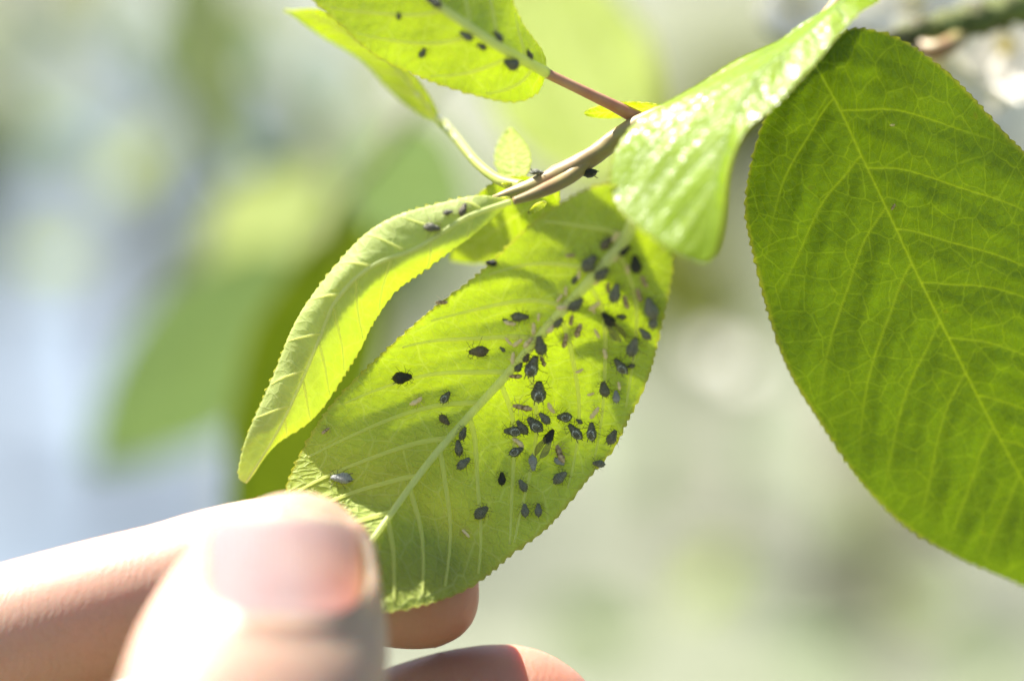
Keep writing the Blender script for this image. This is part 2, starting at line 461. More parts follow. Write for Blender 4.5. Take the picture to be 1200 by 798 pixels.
# ------------------------------------------------------------------ ground and far garden
def ground_mat():
    m, t, out = newmat('garden_ground'); L = t.links
    tc = N(t, 'ShaderNodeTexCoord')
    n1 = noise(t, tc.outputs['Object'], .16, 3, .55); n2 = noise(t, tc.outputs['Object'], .55, 4, .6)
    n3 = noise(t, tc.outputs['Object'], 12, 5, .7)
    c = mixc(t, ramp(t, n1.outputs[0], .40, .60), (.135, .14, .10), (.115, .135, .072))
    c = mixc(t, ramp(t, n2.outputs[0], .52, .66), c, (.085, .11, .042))
    c = mixc(t, ramp(t, n2.outputs[0], .44, .34), c, (.135, .115, .085))
    c = mixc(t, ramp(t, n3.outputs[0], .2, .8), c, mixc(t, .5, c, (.15, .15, .125)))
    pr = N(t, 'ShaderNodeBsdfPrincipled'); L.new(c, pr.inputs['Base Color']); pr.inputs['Roughness'].default_value = .9
    bp = N(t, 'ShaderNodeBump'); bp.inputs['Distance'].default_value = .03; L.new(n3.outputs[0], bp.inputs['Height']); L.new(bp.outputs[0], pr.inputs['Normal'])
    L.new(pr.outputs[0], out.inputs[0]); return m
gm = ground_mat()
gx = np.concatenate([[-2000, -300], np.linspace(-60, 60, 61), [300, 2000]]); gy = np.concatenate([[-2000, -300], np.linspace(-60, 90, 76), [300, 2000]])
GX, GY = np.meshgrid(gx, gy, indexing='ij')
GZ = .05 * np.sin(GX * .23) * np.cos(GY * .19) * np.exp(-((GX / 80) ** 2 + (GY / 80) ** 2))
ii = np.arange(GX.size).reshape(GX.shape)
gq = np.stack([ii[:-1, :-1], ii[1:, :-1], ii[1:, 1:], ii[:-1, 1:]], -1).reshape(-1, 4)
go = fast_mesh('ground', np.stack([GX, GY, GZ], -1).reshape(-1, 3), gq, [gm]); tag(go, 'pale garden ground of gravel, dry soil and grass far out of focus', kind='structure')

SHRUB = {}
def foliage_mat(name, c0, c1, tr):
    return simple_mat(name, c0, c1, 3.0, .55, .3, trans=tr, tf=.4)
FOL = [foliage_mat('shrub_leaves_green', (.06, .12, .025), (.10, .17, .04), (.30, .45, .05)),
       foliage_mat('shrub_leaves_yellow', (.14, .17, .03), (.20, .22, .05), (.5, .55, .08)),
       foliage_mat('shrub_leaves_blue_green', (.28, .32, .33), (.36, .40, .42), (.4, .45, .42))]
FOL.append(foliage_mat('shrub_leaves_pale', (.20, .25, .14), (.28, .33, .20), (.4, .48, .22)))
BARK_T = simple_mat('tree_bark', (.17, .10, .06), (.27, .18, .12), 14, .9, .15, 1, .02)
def cloud_leaves(n, blobs, size, seed):
    r = np.random.default_rng(seed)
    V = []; 
    bl = np.array(blobs); k = r.integers(0, len(bl), n)
    d = r.normal(size=(n, 3)); d /= np.linalg.norm(d, axis=1)[:, None]
    rad = r.random(n) ** .4
    c = bl[k, :3] + d * (bl[k, 3:4] * rad[:, None]) * np.array([1, 1, .9])
    a = r.normal(size=(n, 3)); a /= np.linalg.norm(a, axis=1)[:, None]
    b = np.cross(a, r.normal(size=(n, 3))); b /= np.linalg.norm(b, axis=1)[:, None]
    s = size * (.6 + .8 * r.random(n))[:, None]
    q = np.stack([c - a * s, c + b * s * .45 , c + a * s, c - b * s * .45], 1)
    return q.reshape(-1, 3), np.arange(n * 4).reshape(-1, 4)
def shrub(name, label, cat, x, y, h, r_, mat, n, size, seed, trunk=(0.04, .3), group=None):
    e = empty(name, (x, y, 0)); tag(e, label, cat, group)
    rr = np.random.default_rng(seed)
    blobs = []
    for k in range(12):
        a = rr.uniform(0, 6.28); q = r_ * rr.uniform(0, .7); z = rr.uniform(trunk[1] + .25 * (h - trunk[1]), h * .85)
        blobs.append((q * math.cos(a), q * math.sin(a), z, r_ * rr.uniform(.3, .5)))
    V, Q = cloud_leaves(n, blobs, size, seed)
    fast_mesh('crown', V, Q, [mat], e)
    pth = np.array([(0.03 * math.sin(k), .03 * math.cos(k * 1.3), z) for k, z in enumerate(np.linspace(-.05, h * .7, 8))])
    V, Fc = tube_np(pth, np.linspace(trunk[0], trunk[0] * .35, 8), 10, noise=.06)
    mesh_obj('trunk', V, Fc, BARK_T, e)
    for k in range(5):
        b = blobs[k]; z0 = trunk[1] + (h * .5 - trunk[1]) * rr.random()
        pp = np.array([(0, 0, z0), (b[0] * .5, b[1] * .5, z0 + (b[2] - z0) * .6), (b[0], b[1], b[2])])
        V, Fc = tube_np(resample(catmull(pp), 8), np.linspace(trunk[0] * .5, trunk[0] * .12, 8), 6)
        mesh_obj('limb', V, Fc, BARK_T, e)
    return e

def gpt(px, py):
    """where the view ray through a photo pixel meets the ground"""
    d = p1(px, py, 0) - CAM; k = -CAM[2] / d[2]; q = CAM + d * k
    return q[0], q[1]

# ------------------------------------------------------------------ the twig with its leaves
LEAN = .14
twig = empty('bird_cherry_twig', p1(745, 150, 5))
tag(twig, 'leafy bird cherry twig infested with dark aphids, its tip leaf held by fingers', 'twig')

MAIN = [(578, 233, 2.2), (600, 226, 2), (640, 212, 2.2), (690, 186, 3), (725, 160, 3.6), (750, 145, 3.6), (800, 126, 2.4), (860, 104, .6), (915, 76, .4), (965, 30, .4), (1030, -60, 2), (1120, -180, 6), (1260, -360, 14)]
px_tube('stem', MAIN, [.4, 1.3, 1.15, 1.05, 1.1, 1.5, 1.25, 1.2, 1.4, 1.5, 1.7, 2.0, 2.4], STEM, twig, n=110, seg=14, noise=.04)
# the leaf the fingers hold
M4 = [(748, 240, -11), (735, 275, -9.6), (690, 330, -7), (640, 385, -4.2), (600, 432, -1.9), (550, 487, .4), (500, 545, -1.6), (437, 632, -8.6), (385, 705, -14.4)]
L4 = [(748, 240, -11), (715, 215, -10.5), (640, 250, -7.4), (560, 320, -4), (480, 385, -1), (430, 430, .8), (380, 485, .6), (345, 545, -2.4), (333, 583, -5.2), (340, 640, -9.6), (360, 690, -13.4), (385, 705, -14.4)]
R4 = [(748, 240, -11), (775, 262, -10.5), (788, 300, -9.6), (785, 340, -8), (775, 385, -6.2), (757, 450, -3.6), (735, 495, -2), (720, 525, -1.2), (690, 560, -1.2), (640, 620, -2.8), (600, 650, -4.6), (555, 685, -7.4), (500, 708, -10.4), (440, 718, -13.2), (385, 705, -14.4)]
leaf4 = build_leaf(twig, M4, L4, R4, UNDER, UPPER, nu=430, nv=90, veins=9, vang=54, camber=(.7, .9), quilt=.24, label='aphid-covered leaf with its pale underside shown, tip pinched by the fingers', seed=3)
# folded leaf
M3 = [(600, 236, -2), (545, 256, -3), (490, 290, -3.2), (435, 312, -3.2), (395, 350, -2.3), (375, 395, -1.5), (352, 450, -.4), (325, 506, .8), (288, 566, 2)]
L3 = [(600, 236, -2), (560, 229, -2), (510, 238, -1.8), (460, 256, -1.5), (420, 282, -1.0), (385, 318, -.6), (355, 365, 0), (325, 425, .9), (300, 485, 1.7), (283, 535, 2.2), (280, 560, 2.2), (288, 566, 2)]
R3 = [(600, 236, -2), (575, 258, -2.5), (530, 292, -2.2), (496, 320, -1.1), (460, 345, .1), (435, 380, 1.0), (422, 412, 1.5), (405, 440, 1.7), (365, 490, 1.6), (325, 522, 2), (288, 566, 2)]
leaf3 = build_leaf(twig, M3, L3, R3, UNDER_SOFT, UPPER, quilt=.10, nu=340, nv=60, veins=8, vang=50, camber=(-.8, -.6), label='young leaf folded lengthwise along its midrib', seed=5, rib_r=(.32, .10))
# top leaf
M1 = [(640, 86, 2), (590, 58, 1), (540, 25, 0), (505, 0, 0), (440, -60, 0), (370, -130, 2), (320, -190, 5)]
L1 = [(640, 86, 2), (632, 108, 3), (605, 119, 3.5), (560, 112, 3.4), (500, 95, 3.2), (440, 65, 3), (400, 30, 3), (365, 0, 3), (320, -60, 3.5), (300, -130, 4), (320, -190, 5)]
R1 = [(640, 86, 2), (636, 62, 3), (615, 28, 3.5), (600, 0, 4), (570, -50, 4), (500, -120, 4), (400, -180, 4.5), (320, -190, 5)]
M1, L1, R1 = ([(a, b, c - 5 * min(1, max(0, (640 - a) / 40))) for a, b, c in q] for q in (M1, L1, R1))
leaf1 = build_leaf(twig, M1, L1, R1, UNDER, UPPER, nu=320, nv=56, veins=8, vang=54, label='backlit leaf running out of the top of the picture', seed=8, rib_r=(.6, .2))
# edge-on leaf
M2 = [(520, 145, 9), (490, 108, 8), (460, 72, 8), (420, 45, 8), (380, 22, 8.5), (333, 12, 10)]
L2 = [(520, 145, 9), (500, 136, 10), (455, 105, 13), (420, 70, 13), (380, 42, 12), (333, 12, 10)]
R2 = [(520, 145, 9), (500, 112, 6), (468, 70, 4), (425, 38, 4), (380, 15, 6), (333, 12, 10)]
M2, L2, R2 = ([(a, b, c + 12) for a, b, c in q] for q in (M2, L2, R2))
leaf2 = build_leaf(twig, M2, L2, R2, UNDER, UPPER, nu=200, nv=36, veins=7, label='narrow leaf seen nearly edge-on behind the top leaf', seed=9, rib_r=(.5, .15))
# glossy curled leaf
MA = [(1045, -45, 0), (985, 5, -4), (935, 50, -7), (888, 88, -9.5), (868, 125, -11.5), (852, 165, -13.5), (842, 210, -16), (834, 260, -18.5), (825, 309, -20.5)]
LA = [(1045, -45, 0), (1000, -8, -2), (937, 32, -2), (912, 52, -2), (860, 72, -2.6), (820, 96, -3.2), (788, 116, -4), (752, 140, -5), (724, 172, -7), (714, 200, -9), (716, 224, -11), (728, 248, -13.5), (760, 276, -16.5), (792, 298, -19), (825, 309, -20.5)]
RA = [(1045, -45, 0), (1030, 2, -4.2), (1008, 14, -6.2), (982, 40, -8.6), (956, 76, -11), (924, 108, -12.8), (900, 128, -13.8), (876, 148, -14.6), (862, 180, -16), (853, 216, -17.8), (846, 260, -19.6), (837, 298, -20.6), (825, 309, -20.5)]
leafA = build_leaf(twig, MA, LA, RA, GLOSSY, UNDER_B, nu=340, nv=60, veins=8, vang=50, camber=(.5, .2), label='glossy leaf curling towards the camera with wet-looking highlights', seed=12, front_under=False, ribs=False, quilt=.2, veinw=.16)
# large right leaf
MB = [(950, 62, -2), (957, 78, -1.9), (983, 126, -1.5), (1009, 182, -.8), (1040, 247, 0), (1070, 312, 1), (1111, 395, 2.6), (1156, 485, 4.6), (1200, 566, 6.6), (1260, 670, 9), (1310, 760, 11)]
LB = [(950, 62, -2), (930, 98, -1.2), (897, 139, -.8), (879, 195, -.6), (873, 247, 0), (883, 300, .5), (895, 350, 1), (920, 425, 2), (960, 495, 3.2), (1010, 566, 4.6), (1066, 621, 6), (1121, 651, 7.3), (1200, 688, 9), (1260, 730, 10.5), (1310, 760, 11)]
RB = [(950, 62, -2), (979, 44, -2), (1000, 34, -2), (1048, 43, -1), (1096, 74, 0), (1135, 108, 1), (1178, 156, 2), (1220, 200, 3), (1290, 300, 4), (1340, 420, 6), (1370, 540, 8), (1365, 660, 10), (1310, 760, 11)]
MB, LB, RB = ([(a, b, c + 2.6) for a, b, c in q] for q in (MB, LB, RB))
leafB = build_leaf(twig, MB, LB, RB, UPPER_B, UNDER_B, nu=460, nv=100, veins=9, vang=50, vcurve=.014, camber=(-.8, -.8), label='large broad green leaf with a network of pale veins', seed=15, front_under=False, ribs=False, quilt=.34, th=.24)

# small leaves at the node
quick_leaf(twig, (604, 220, 8), (598, 150, 16), 21, UNDER, UPPER, roll=(2, -1), label='tiny pointed young leaf standing up behind the node')
quick_leaf(twig, (655, 218, 6), (528, 305, 20), 46, UNDER, UPPER, roll=(3, -3), nu=120, nv=24, label='small bright leaf between the folded leaf and the held leaf')
quick_leaf(twig, (780, 124, 6), (684, 133, 6), 9, UNDER, UPPER, roll=(2, -2), label='narrow pale leaf behind the red leaf stalk')
# stalks
px_tube('petiole', [(602, 236, -2), (630, 226, -1), (665, 209, 1.4), (705, 177, 3.4)], [.42, .8, .9, .7], STEM, twig)
px_tube('petiole', [(640, 86, 2), (690, 110, 3), (725, 127, 4), (750, 140, 5)], [.6, .62, .7, .9], STEM_RED, twig)
px_tube('petiole', [(520, 145, 21), (535, 162, 17.5), (560, 192, 11), (585, 211, 6), (612, 219, 3)], [.5, .5, .55, .6, .8], STEM_GREEN, twig)
px_tube('petiole', [(748, 240, -10), (756, 205, -5), (754, 170, 1), (748, 148, 5)], [.7, .7, .8, .9], STEM_GREEN, twig)
px_tube('petiole', [(1045, -45, 0), (1046, -56, 1), (1040, -64, 2), (1030, -64, 2)], [.7, .75, .8, .9], STEM_RED, twig)
px_tube('petiole', [(950, 62, .6), (943, 48, .4), (944, 50, .4), (946, 50, .4)], [.7, .75, .8, .9], STEM_GREEN, twig)
# bud scales at the node
for k, (x, y, d, a) in enumerate([(598, 232, 0, 200), (612, 224, 3, 160), (640, 236, 0, 215)]):
    ca, sa = math.cos(math.radians(a)), -math.sin(math.radians(a))
    bs = quick_leaf(twig, (x, y, d), (x + 26 * ca, y + 26 * sa, d + 1), 5, UNDER, UPPER, nu=30, nv=8, tooth=0)
    bs.obj.name = 'bud_scale'

# ------------------------------------------------------------------ the hand
LEAN = 0.0
def skin_mat():
    m, t, out = newmat('skin'); L = t.links
    tc = N(t, 'ShaderNodeTexCoord'); ob = tc.outputs['Object']
    n1 = noise(t, ob, 60, 3); n2 = noise(t, ob, 900, 3, .6)
    col = mixc(t, ramp(t, n1.outputs[0], .35, .65), (.39, .265, .19), (.44, .27, .195))
    col = mixc(t, math_(t, 'MULTIPLY', ramp(t, n2.outputs[0], .45, .75), .25), col, (.32, .18, .125))
    for tip, rad in ((p1(560, 715, -4), .016), (p1(690, 850, -3), .014)):  # shade put into the skin colour at two fingertips, along with their flush
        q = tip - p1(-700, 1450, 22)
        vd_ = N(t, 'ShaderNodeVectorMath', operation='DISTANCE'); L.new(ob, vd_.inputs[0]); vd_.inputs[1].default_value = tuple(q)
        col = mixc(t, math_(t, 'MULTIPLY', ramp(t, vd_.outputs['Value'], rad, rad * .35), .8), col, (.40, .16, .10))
    # creases run round the fingers
    mp = N(t, 'ShaderNodeMapping'); mp.inputs['Rotation'].default_value = (0, math.radians(-14), 0); L.new(ob, mp.inputs[0])
    wv = N(t, 'ShaderNodeTexWave', wave_type='BANDS', bands_direction='X', wave_profile='SIN')
    wv.inputs['Scale'].default_value = 330; wv.inputs['Distortion'].default_value = 7.5; wv.inputs['Detail'].default_value = 4
    wv.inputs['Detail Scale'].default_value = 1.2; L.new(mp.outputs[0], wv.inputs[0])
    h = math_(t, 'ADD', math_(t, 'MULTIPLY', math_(t, 'MULTIPLY', wv.outputs['Fac'], ramp(t, noise(t, ob, 140, 3).outputs[0], .35, .65)), .06), math_(t, 'MULTIPLY', n2.outputs[0], .12))
    bp = N(t, 'ShaderNodeBump'); bp.inputs['Strength'].default_value = .45; bp.inputs['Distance'].default_value = .0007; L.new(h, bp.inputs['Height'])
    pr = N(t, 'ShaderNodeBsdfPrincipled'); L.new(col, pr.inputs['Base Color'])
    pr.inputs['Roughness'].default_value = .48; pr.inputs['Specular IOR Level'].default_value = .4
    pr.inputs['Subsurface Weight'].default_value = .8; pr.inputs['Subsurface Radius'].default_value = (1.0, .32, .16); pr.inputs['Subsurface Scale'].default_value = .006
    L.new(bp.outputs[0], pr.inputs['Normal']); L.new(pr.outputs[0], out.inputs[0]); return m
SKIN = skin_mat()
def nail_mat():
    m, t, out = newmat('fingernail'); L = t.links
    tc = N(t, 'ShaderNodeTexCoord')
    uv = N(t, 'ShaderNodeUVMap'); uv.uv_map = 'UVMap'
    sp = N(t, 'ShaderNodeSeparateXYZ'); L.new(uv.outputs[0], sp.inputs[0])
    nz = noise(t, tc.outputs['Object'], 130, 2)
    blush = math_(t, 'MULTIPLY', ramp(t, sp.outputs[0], .55, .95), ramp(t, sp.outputs[1], .95, .35))
    col = mixc(t, ramp(t, nz.outputs[0], .3, .7), (.235, .155, .145), (.26, .175, .165))
    col = mixc(t, math_(t, 'MULTIPLY', blush, .75), col, (.30, .075, .06))
    col = mixc(t, ramp(t, sp.outputs[1], .86, .97), col, (.40, .32, .24))
    eg = math_(t, 'ABSOLUTE', math_(t, 'MULTIPLY_ADD', sp.outputs[0], 2.0, -1.0))
    col = mixc(t, math_(t, 'MULTIPLY', ramp(t, eg, .80, .93), .8), col, (.26, .12, .055))
    col = mixc(t, math_(t, 'MULTIPLY', ramp(t, sp.outputs[1], .10, .02), .7), col, (.28, .13, .07))
    pr = N(t, 'ShaderNodeBsdfPrincipled'); L.new(col, pr.inputs['Base Color'])
    pr.inputs['Roughness'].default_value = .3; pr.inputs['Specular IOR Level'].default_value = .5
    pr.inputs['Subsurface Weight'].default_value = .3; pr.inputs['Subsurface Radius'].default_value = (1, .4, .25); pr.inputs['Subsurface Scale'].default_value = .0015
    wv = N(t, 'ShaderNodeTexWave', bands_direction='X'); wv.inputs['Scale'].default_value = 9; wv.inputs['Distortion'].default_value = 1
    L.new(uv.outputs[0], wv.inputs[0])
    bp = N(t, 'ShaderNodeBump'); bp.inputs['Strength'].default_value = .25; bp.inputs['Distance'].default_value = .0002; L.new(wv.outputs[1], bp.inputs['Height']); L.new(bp.outputs[0], pr.inputs['Normal'])
    L.new(pr.outputs[0], out.inputs[0]); return m
NAIL = nail_mat()

def sweep(pts, n=70, seg=36):
    """pts rows: px, py, d(mm), half width (px), half depth (mm). Elliptic sections, depth axis along the view."""
    a = np.array(pts, float)
    c = resample(catmull(a), n, (1, 1, 10, 1, 1))
    Wc = P(c[:, 0], c[:, 1], c[:, 2])
    k = (D + c[:, 2] * 1e-3) / D
    hw = np.maximum(c[:, 3], .5) * 1e-4 * k; hd = np.maximum(c[:, 4], .2) * 1e-3
    T = np.gradient(Wc, axis=0); T /= np.linalg.norm(T, axis=1)[:, None]
    dep = fw[None] - T * (T @ fw)[:, None]; dep /= np.linalg.norm(dep, axis=1)[:, None]
    side = np.cross(T, dep)
    an = np.linspace(0, 2 * np.pi, seg, endpoint=False)
    V = Wc[:, None] + (np.cos(an)[None, :, None] * side[:, None] * hw[:, None, None]) + (np.sin(an)[None, :, None] * dep[:, None] * hd[:, None, None])
    Fc = []
    for i in range(n - 1):
        for j in range(seg):
            q = (j + 1) % seg; Fc.append((i * seg + j, i * seg + q, (i + 1) * seg + q, (i + 1) * seg + j))
    Fc.append(tuple(range(seg))[::-1]); Fc.append(tuple(range((n - 1) * seg, n * seg)))
    return V.reshape(-1, 3), Fc

def finger(pts, tipr=None):
    """round the last point into a tip"""
    return sweep(pts)

THUMB = [(344, 589, -12.2, 8, 1), (344, 594, -12.6, 34, 3), (344.5, 605, -13.4, 60, 4.6), (344, 622, -14.8, 80, 6), (342, 645, -16.6, 99, 7), (335, 675, -19, 116, 7.8), (326, 705, -21.6, 130, 8.4), (314, 745, -25, 144, 9.2), (301, 790, -28.4, 152, 9.8), (280, 850, -32, 150, 10), (225, 950, -36, 140, 10), (130, 1080, -34, 150, 11.5), (-20, 1220, -24, 190, 14), (-250, 1400, -6, 260, 17), (-450, 1560, 6, 260, 17)]
INDEX = [(562, 700, 1.5, 6, 1), (559, 700, 1.5, 26, 2.6), (548, 699, 1.4, 46, 4.4), (528, 696, 1.3, 62, 5.8), (495, 690, 1.2, 73, 6.8), (450, 678, 1.6, 79, 7.3), (400, 668, 2.2, 82, 7.5), (330, 662, 3, 82, 7.6), (240, 679, 4, 81, 7.8), (205, 689, 4.4, 80, 7.8), (130, 711, 5, 84, 8.2), (0, 750, 6, 88, 8.6), (-150, 800, 9, 92, 9), (-300, 860, 13, 98, 9.6), (-420, 930, 17, 110, 11), (-560, 1060, 20, 150, 12), (-750, 1300, 24, 200, 13)]
MIDDLE = [(702, 852, 2, 6, 1), (699, 852, 3, 30, 2.8), (685, 851, 3, 55, 4.6), (655, 850, 3.4, 77, 6.2), (610, 849, 4, 95, 7.4), (550, 860, 5.4, 102, 8), (470, 886, 7, 104, 8.2), (350, 925, 8, 98, 8.4), (150, 950, 9, 100, 8.6), (-100, 990, 13, 102, 9), (-350, 1040, 17, 112, 10.5), (-500, 1140, 20, 150, 12), (-750, 1350, 24, 200, 13)]
RING = [(640, 1020, 6, 6, 1), (620, 1020, 6, 50, 4.5), (570, 1022, 6.5, 82, 7), (480, 1040, 8, 92, 7.8), (300, 1080, 11, 94, 8), (60, 1120, 15, 96, 8.4), (-250, 1160, 19, 105, 10), (-450, 1260, 22, 150, 12), (-700, 1450, 26, 200, 13)]
LITTLE = [(480, 1180, 11, 6, 1), (462, 1180, 11, 42, 4), (410, 1184, 12, 68, 6), (300, 1205, 14, 76, 6.6), (80, 1240, 18, 80, 7), (-180, 1280, 22, 90, 8.5), (-400, 1380, 24, 140, 11), (-680, 1560, 28, 180, 12)]
PALM = [(-300, 960, 14, 60, 6), (-420, 1060, 17, 210, 11), (-560, 1230, 19, 330, 13), (-720, 1430, 22, 360, 15), (-880, 1640, 25, 320, 15), (-1020, 1820, 28, 265, 15), (-1150, 1990, 32, 260, 16), (-1500, 2400, 42, 300, 20), (-1900, 2880, 55, 340, 24)]

from mathutils.bvhtree import BVHTree
def bvh_depth(tree, px, py):
    """depth (mm) at which the view ray through a photo pixel meets the tree"""
    out = np.zeros(np.shape(px)); pf = np.ravel(px); qf = np.ravel(py); r = np.full(pf.shape, np.nan)
    for k in range(len(pf)):
        d = p1(pf[k], qf[k], 0) - CAM
        h = tree.ray_cast(Vector(CAM), Vector(d / np.linalg.norm(d)))
        if h[0] is not None: r[k] = ((np.array(h[0]) - CAM) @ fw - D) * 1e3
    return r.reshape(np.shape(px))
def nail_hw(t):
    return 101 * (1 - np.abs(2 * t - 1) ** 3.2) ** .5 * (1.0 - .10 * t)
INDEX = [(a, b, c + 1.6 * float(smooth(200, 460, a)), e, f) for a, b, c, e, f in INDEX]
THUMB = [(a, b, c - 1.0 - .01 * max(0, b - 640) - min(6, .04 * max(0, b - 700)), e, f) for a, b, c, e, f in THUMB]
hand_parts = [sweep(q) for q in (THUMB, INDEX, MIDDLE, RING, LITTLE, PALM)]
# skin folds at the sides and the root of the thumbnail
fold = []
for t in np.linspace(.86, .0, 26):
    fold.append((332 - (nail_hw(t) + 4), 731 - t * 134, t))
for a in np.linspace(.04, .96, 18):
    fold.append((332 - 101 * math.cos(math.pi * a) * .62, 731 + 7 * math.sin(math.pi * a), 0))
for t in np.linspace(.0, .86, 26):
    fold.append((332 + (nail_hw(t) + 4), 731 - t * 134, t))
_tv, _tf = hand_parts[0]
_tree = BVHTree.FromPolygons([Vector(q) for q in _tv], _tf)
fp = []
for x, y, t in fold:
    fp.append((x, y, float(bvh_depth(_tree, np.array([x]), np.array([y]))[0]) + .85))
fp = [q for q in fp if q[2] == q[2]]
fp = resample(np.array(fp), 90, (1, 1, 10))
hand_parts.append(tube_np(P(fp[:, 0], fp[:, 1], fp[:, 2]), 1.3e-3, 12))
HB = p1(-700, 1450, 22)
V = []; Fc = []
for v, f in hand_parts:
    o = sum(len(x) for x in V); V.append(v - HB); Fc += [tuple(i + o for i in q) for q in f]
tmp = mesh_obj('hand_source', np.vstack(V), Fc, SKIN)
md = tmp.modifiers.new('r', 'REMESH'); md.mode = 'VOXEL'; md.voxel_size = .0006; md.use_smooth_shade = True
ms = tmp.modifiers.new('s', 'SMOOTH'); ms.factor = .5; ms.iterations = 14
dg = bpy.context.evaluated_depsgraph_get()
hme = bpy.data.meshes.new_from_object(tmp.evaluated_get(dg))
bpy.data.objects.remove(tmp)
hme.name = 'hand'
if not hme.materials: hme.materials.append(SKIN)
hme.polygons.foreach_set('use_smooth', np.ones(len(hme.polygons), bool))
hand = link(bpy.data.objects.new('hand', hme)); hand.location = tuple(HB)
tag(hand, 'bare hand pinching the tip of the aphid-covered leaf between thumb and forefinger', 'hand')
# thumbnail
ns, ntt = 41, 45
tq = np.linspace(.0, 1, ntt); sq = np.linspace(-1, 1, ns)
Tn, Sn = np.meshgrid(tq, sq, indexing='ij')
hwn = np.maximum(nail_hw(np.clip(Tn, .004, .996)), 4)
NX = 332 + Sn * hwn; NY = 731 - Tn * 134 + 10 * (Sn ** 2) * (1 - Tn) * 0
edge = np.maximum(np.abs(Sn) ** 6, np.maximum(smooth(.12, 0, Tn), 0))
_tree = BVHTree.FromPolygons([v.co + Vector(HB) for v in hme.vertices], [tuple(p.vertices) for p in hme.polygons])
ND = bvh_depth(_tree, NX, NY)
ND = np.where(np.isnan(ND), np.nanmax(ND), ND)
for _ in range(12):
    E_ = np.pad(ND, 1, mode='edge'); ND = (E_[1:-1, :-2] + E_[1:-1, 2:] + E_[:-2, 1:-1] + E_[2:, 1:-1]) / 4
ND = ND - (.5 - .9 * edge)
NW = P(NX, NY, ND) - HB
NB = P(NX, NY, ND + .55) - HB
ii = np.arange(ns * ntt).reshape(ntt, ns)
q0 = np.stack([ii[:-1, :-1], ii[:-1, 1:], ii[1:, 1:], ii[1:, :-1]], -1).reshape(-1, 4)
bd = np.concatenate([ii[0, :], ii[1:, -1], ii[-1, -2::-1], ii[-2:0:-1, 0]])
nb = np.roll(bd, -1); na = ns * ntt
q1 = np.stack([nb, bd, bd + na, nb + na], -1)
uvn = np.stack([(Sn * hwn / 101 + 1) / 2, Tn], -1).reshape(-1, 2)
fast_mesh('thumbnail', np.concatenate([NW.reshape(-1, 3), NB.reshape(-1, 3)]), np.concatenate([q0, q0[:, ::-1] + na, q1]), [NAIL], hand, uv=np.concatenate([uvn, uvn]))

# ------------------------------------------------------------------ aphids and shed skins
def aphid_mat(name, dark, light, ring, bloom):
    m, t, out = newmat(name); L = t.links
    tc = N(t, 'ShaderNodeTexCoord'); ob = tc.outputs['Object']
    oi = N(t, 'ShaderNodeObjectInfo')
    vm = N(t, 'ShaderNodeVectorMath', operation='ADD'); L.new(ob, vm.inputs[0]); 
    cb = N(t, 'ShaderNodeCombineXYZ'); L.new(math_(t, 'MULTIPLY', oi.outputs['Random'], 37.0), cb.inputs[0]); L.new(cb.outputs[0], vm.inputs[1])
    n1 = noise(t, vm.outputs[0], 5, 3, .6); n2 = noise(t, vm.outputs[0], 18, 3, .6)
    col = mixc(t, ramp(t, n1.outputs[0], .38, .62), dark, light)
    sp = N(t, 'ShaderNodeSeparateXYZ'); L.new(ob, sp.inputs[0])
    # faint segment bands across the abdomen
    wv = N(t, 'ShaderNodeTexWave', bands_direction='X'); wv.inputs['Scale'].default_value = 2.6; wv.inputs['Distortion'].default_value = 1.2; L.new(ob, wv.inputs[0])
    col = mixc(t, math_(t, 'MULTIPLY', math_(t, 'MULTIPLY', wv.outputs['Fac'], ramp(t, n2.outputs[0], .35, .6)), .55), col, tuple(min(1, x * 1.9) for x in light))
    up_ = ramp(t, sp.outputs[2], .10, .35)
    col = mixc(t, math_(t, 'MULTIPLY', math_(t, 'MULTIPLY', up_, ramp(t, n2.outputs[0], .4, .7)), bloom), col, (.22, .21, .16))
    if ring:
        ex = math_(t, 'POWER', math_(t, 'DIVIDE', math_(t, 'ADD', sp.outputs[0], .16), .25), 2.0)
        ey = math_(t, 'POWER', math_(t, 'DIVIDE', sp.outputs[1], .17), 2.0)
        rr = math_(t, 'SQRT', math_(t, 'ADD', ex, ey))
        band = math_(t, 'SUBTRACT', 1.0, ramp(t, math_(t, 'ABSOLUTE', math_(t, 'SUBTRACT', rr, 1.0)), .08, .24))
        band = math_(t, 'MULTIPLY', band, math_(t, 'MULTIPLY', ramp(t, n2.outputs[0], .44, .58), ramp(t, n1.outputs[0], .30, .42)))
        band = math_(t, 'MULTIPLY', band, ramp(t, sp.outputs[2], .2, .3))
        col = mixc(t, math_(t, 'MULTIPLY', band, ring), col, (.62, .66, .58))
    pr = N(t, 'ShaderNodeBsdfPrincipled'); L.new(col, pr.inputs['Base Color'])
    pr.inputs['Roughness'].default_value = .42; pr.inputs['Specular IOR Level'].default_value = .4
    bp = N(t, 'ShaderNodeBump'); bp.inputs['Strength'].default_value = .7; bp.inputs['Distance'].default_value = .0003; L.new(n2.outputs[0], bp.inputs['Height']); L.new(bp.outputs[0], pr.inputs['Normal'])
    L.new(pr.outputs[0], out.inputs[0]); return m
AP_DARK = aphid_mat('aphid_dark', (.038, .037, .019), (.13, .13, .08), 0, .3)
AP_RING = aphid_mat('aphid_ringed', (.032, .032, .017), (.11, .112, .07), .95, .3)
AP_GREY = aphid_mat('aphid_powdered', (.065, .068, .042), (.16, .165, .115), 0, .45)
AP_BLACK = aphid_mat('aphid_black', (.006, .007, .005), (.012, .013, .010), 0, .05)
AP_WHITE = aphid_mat('aphid_waxy', (.16, .17, .16), (.34, .35, .33), .3, .9)
AP_BROWN = aphid_mat('aphid_brown', (.05, .04, .018), (.11, .09, .045), 0, .3)
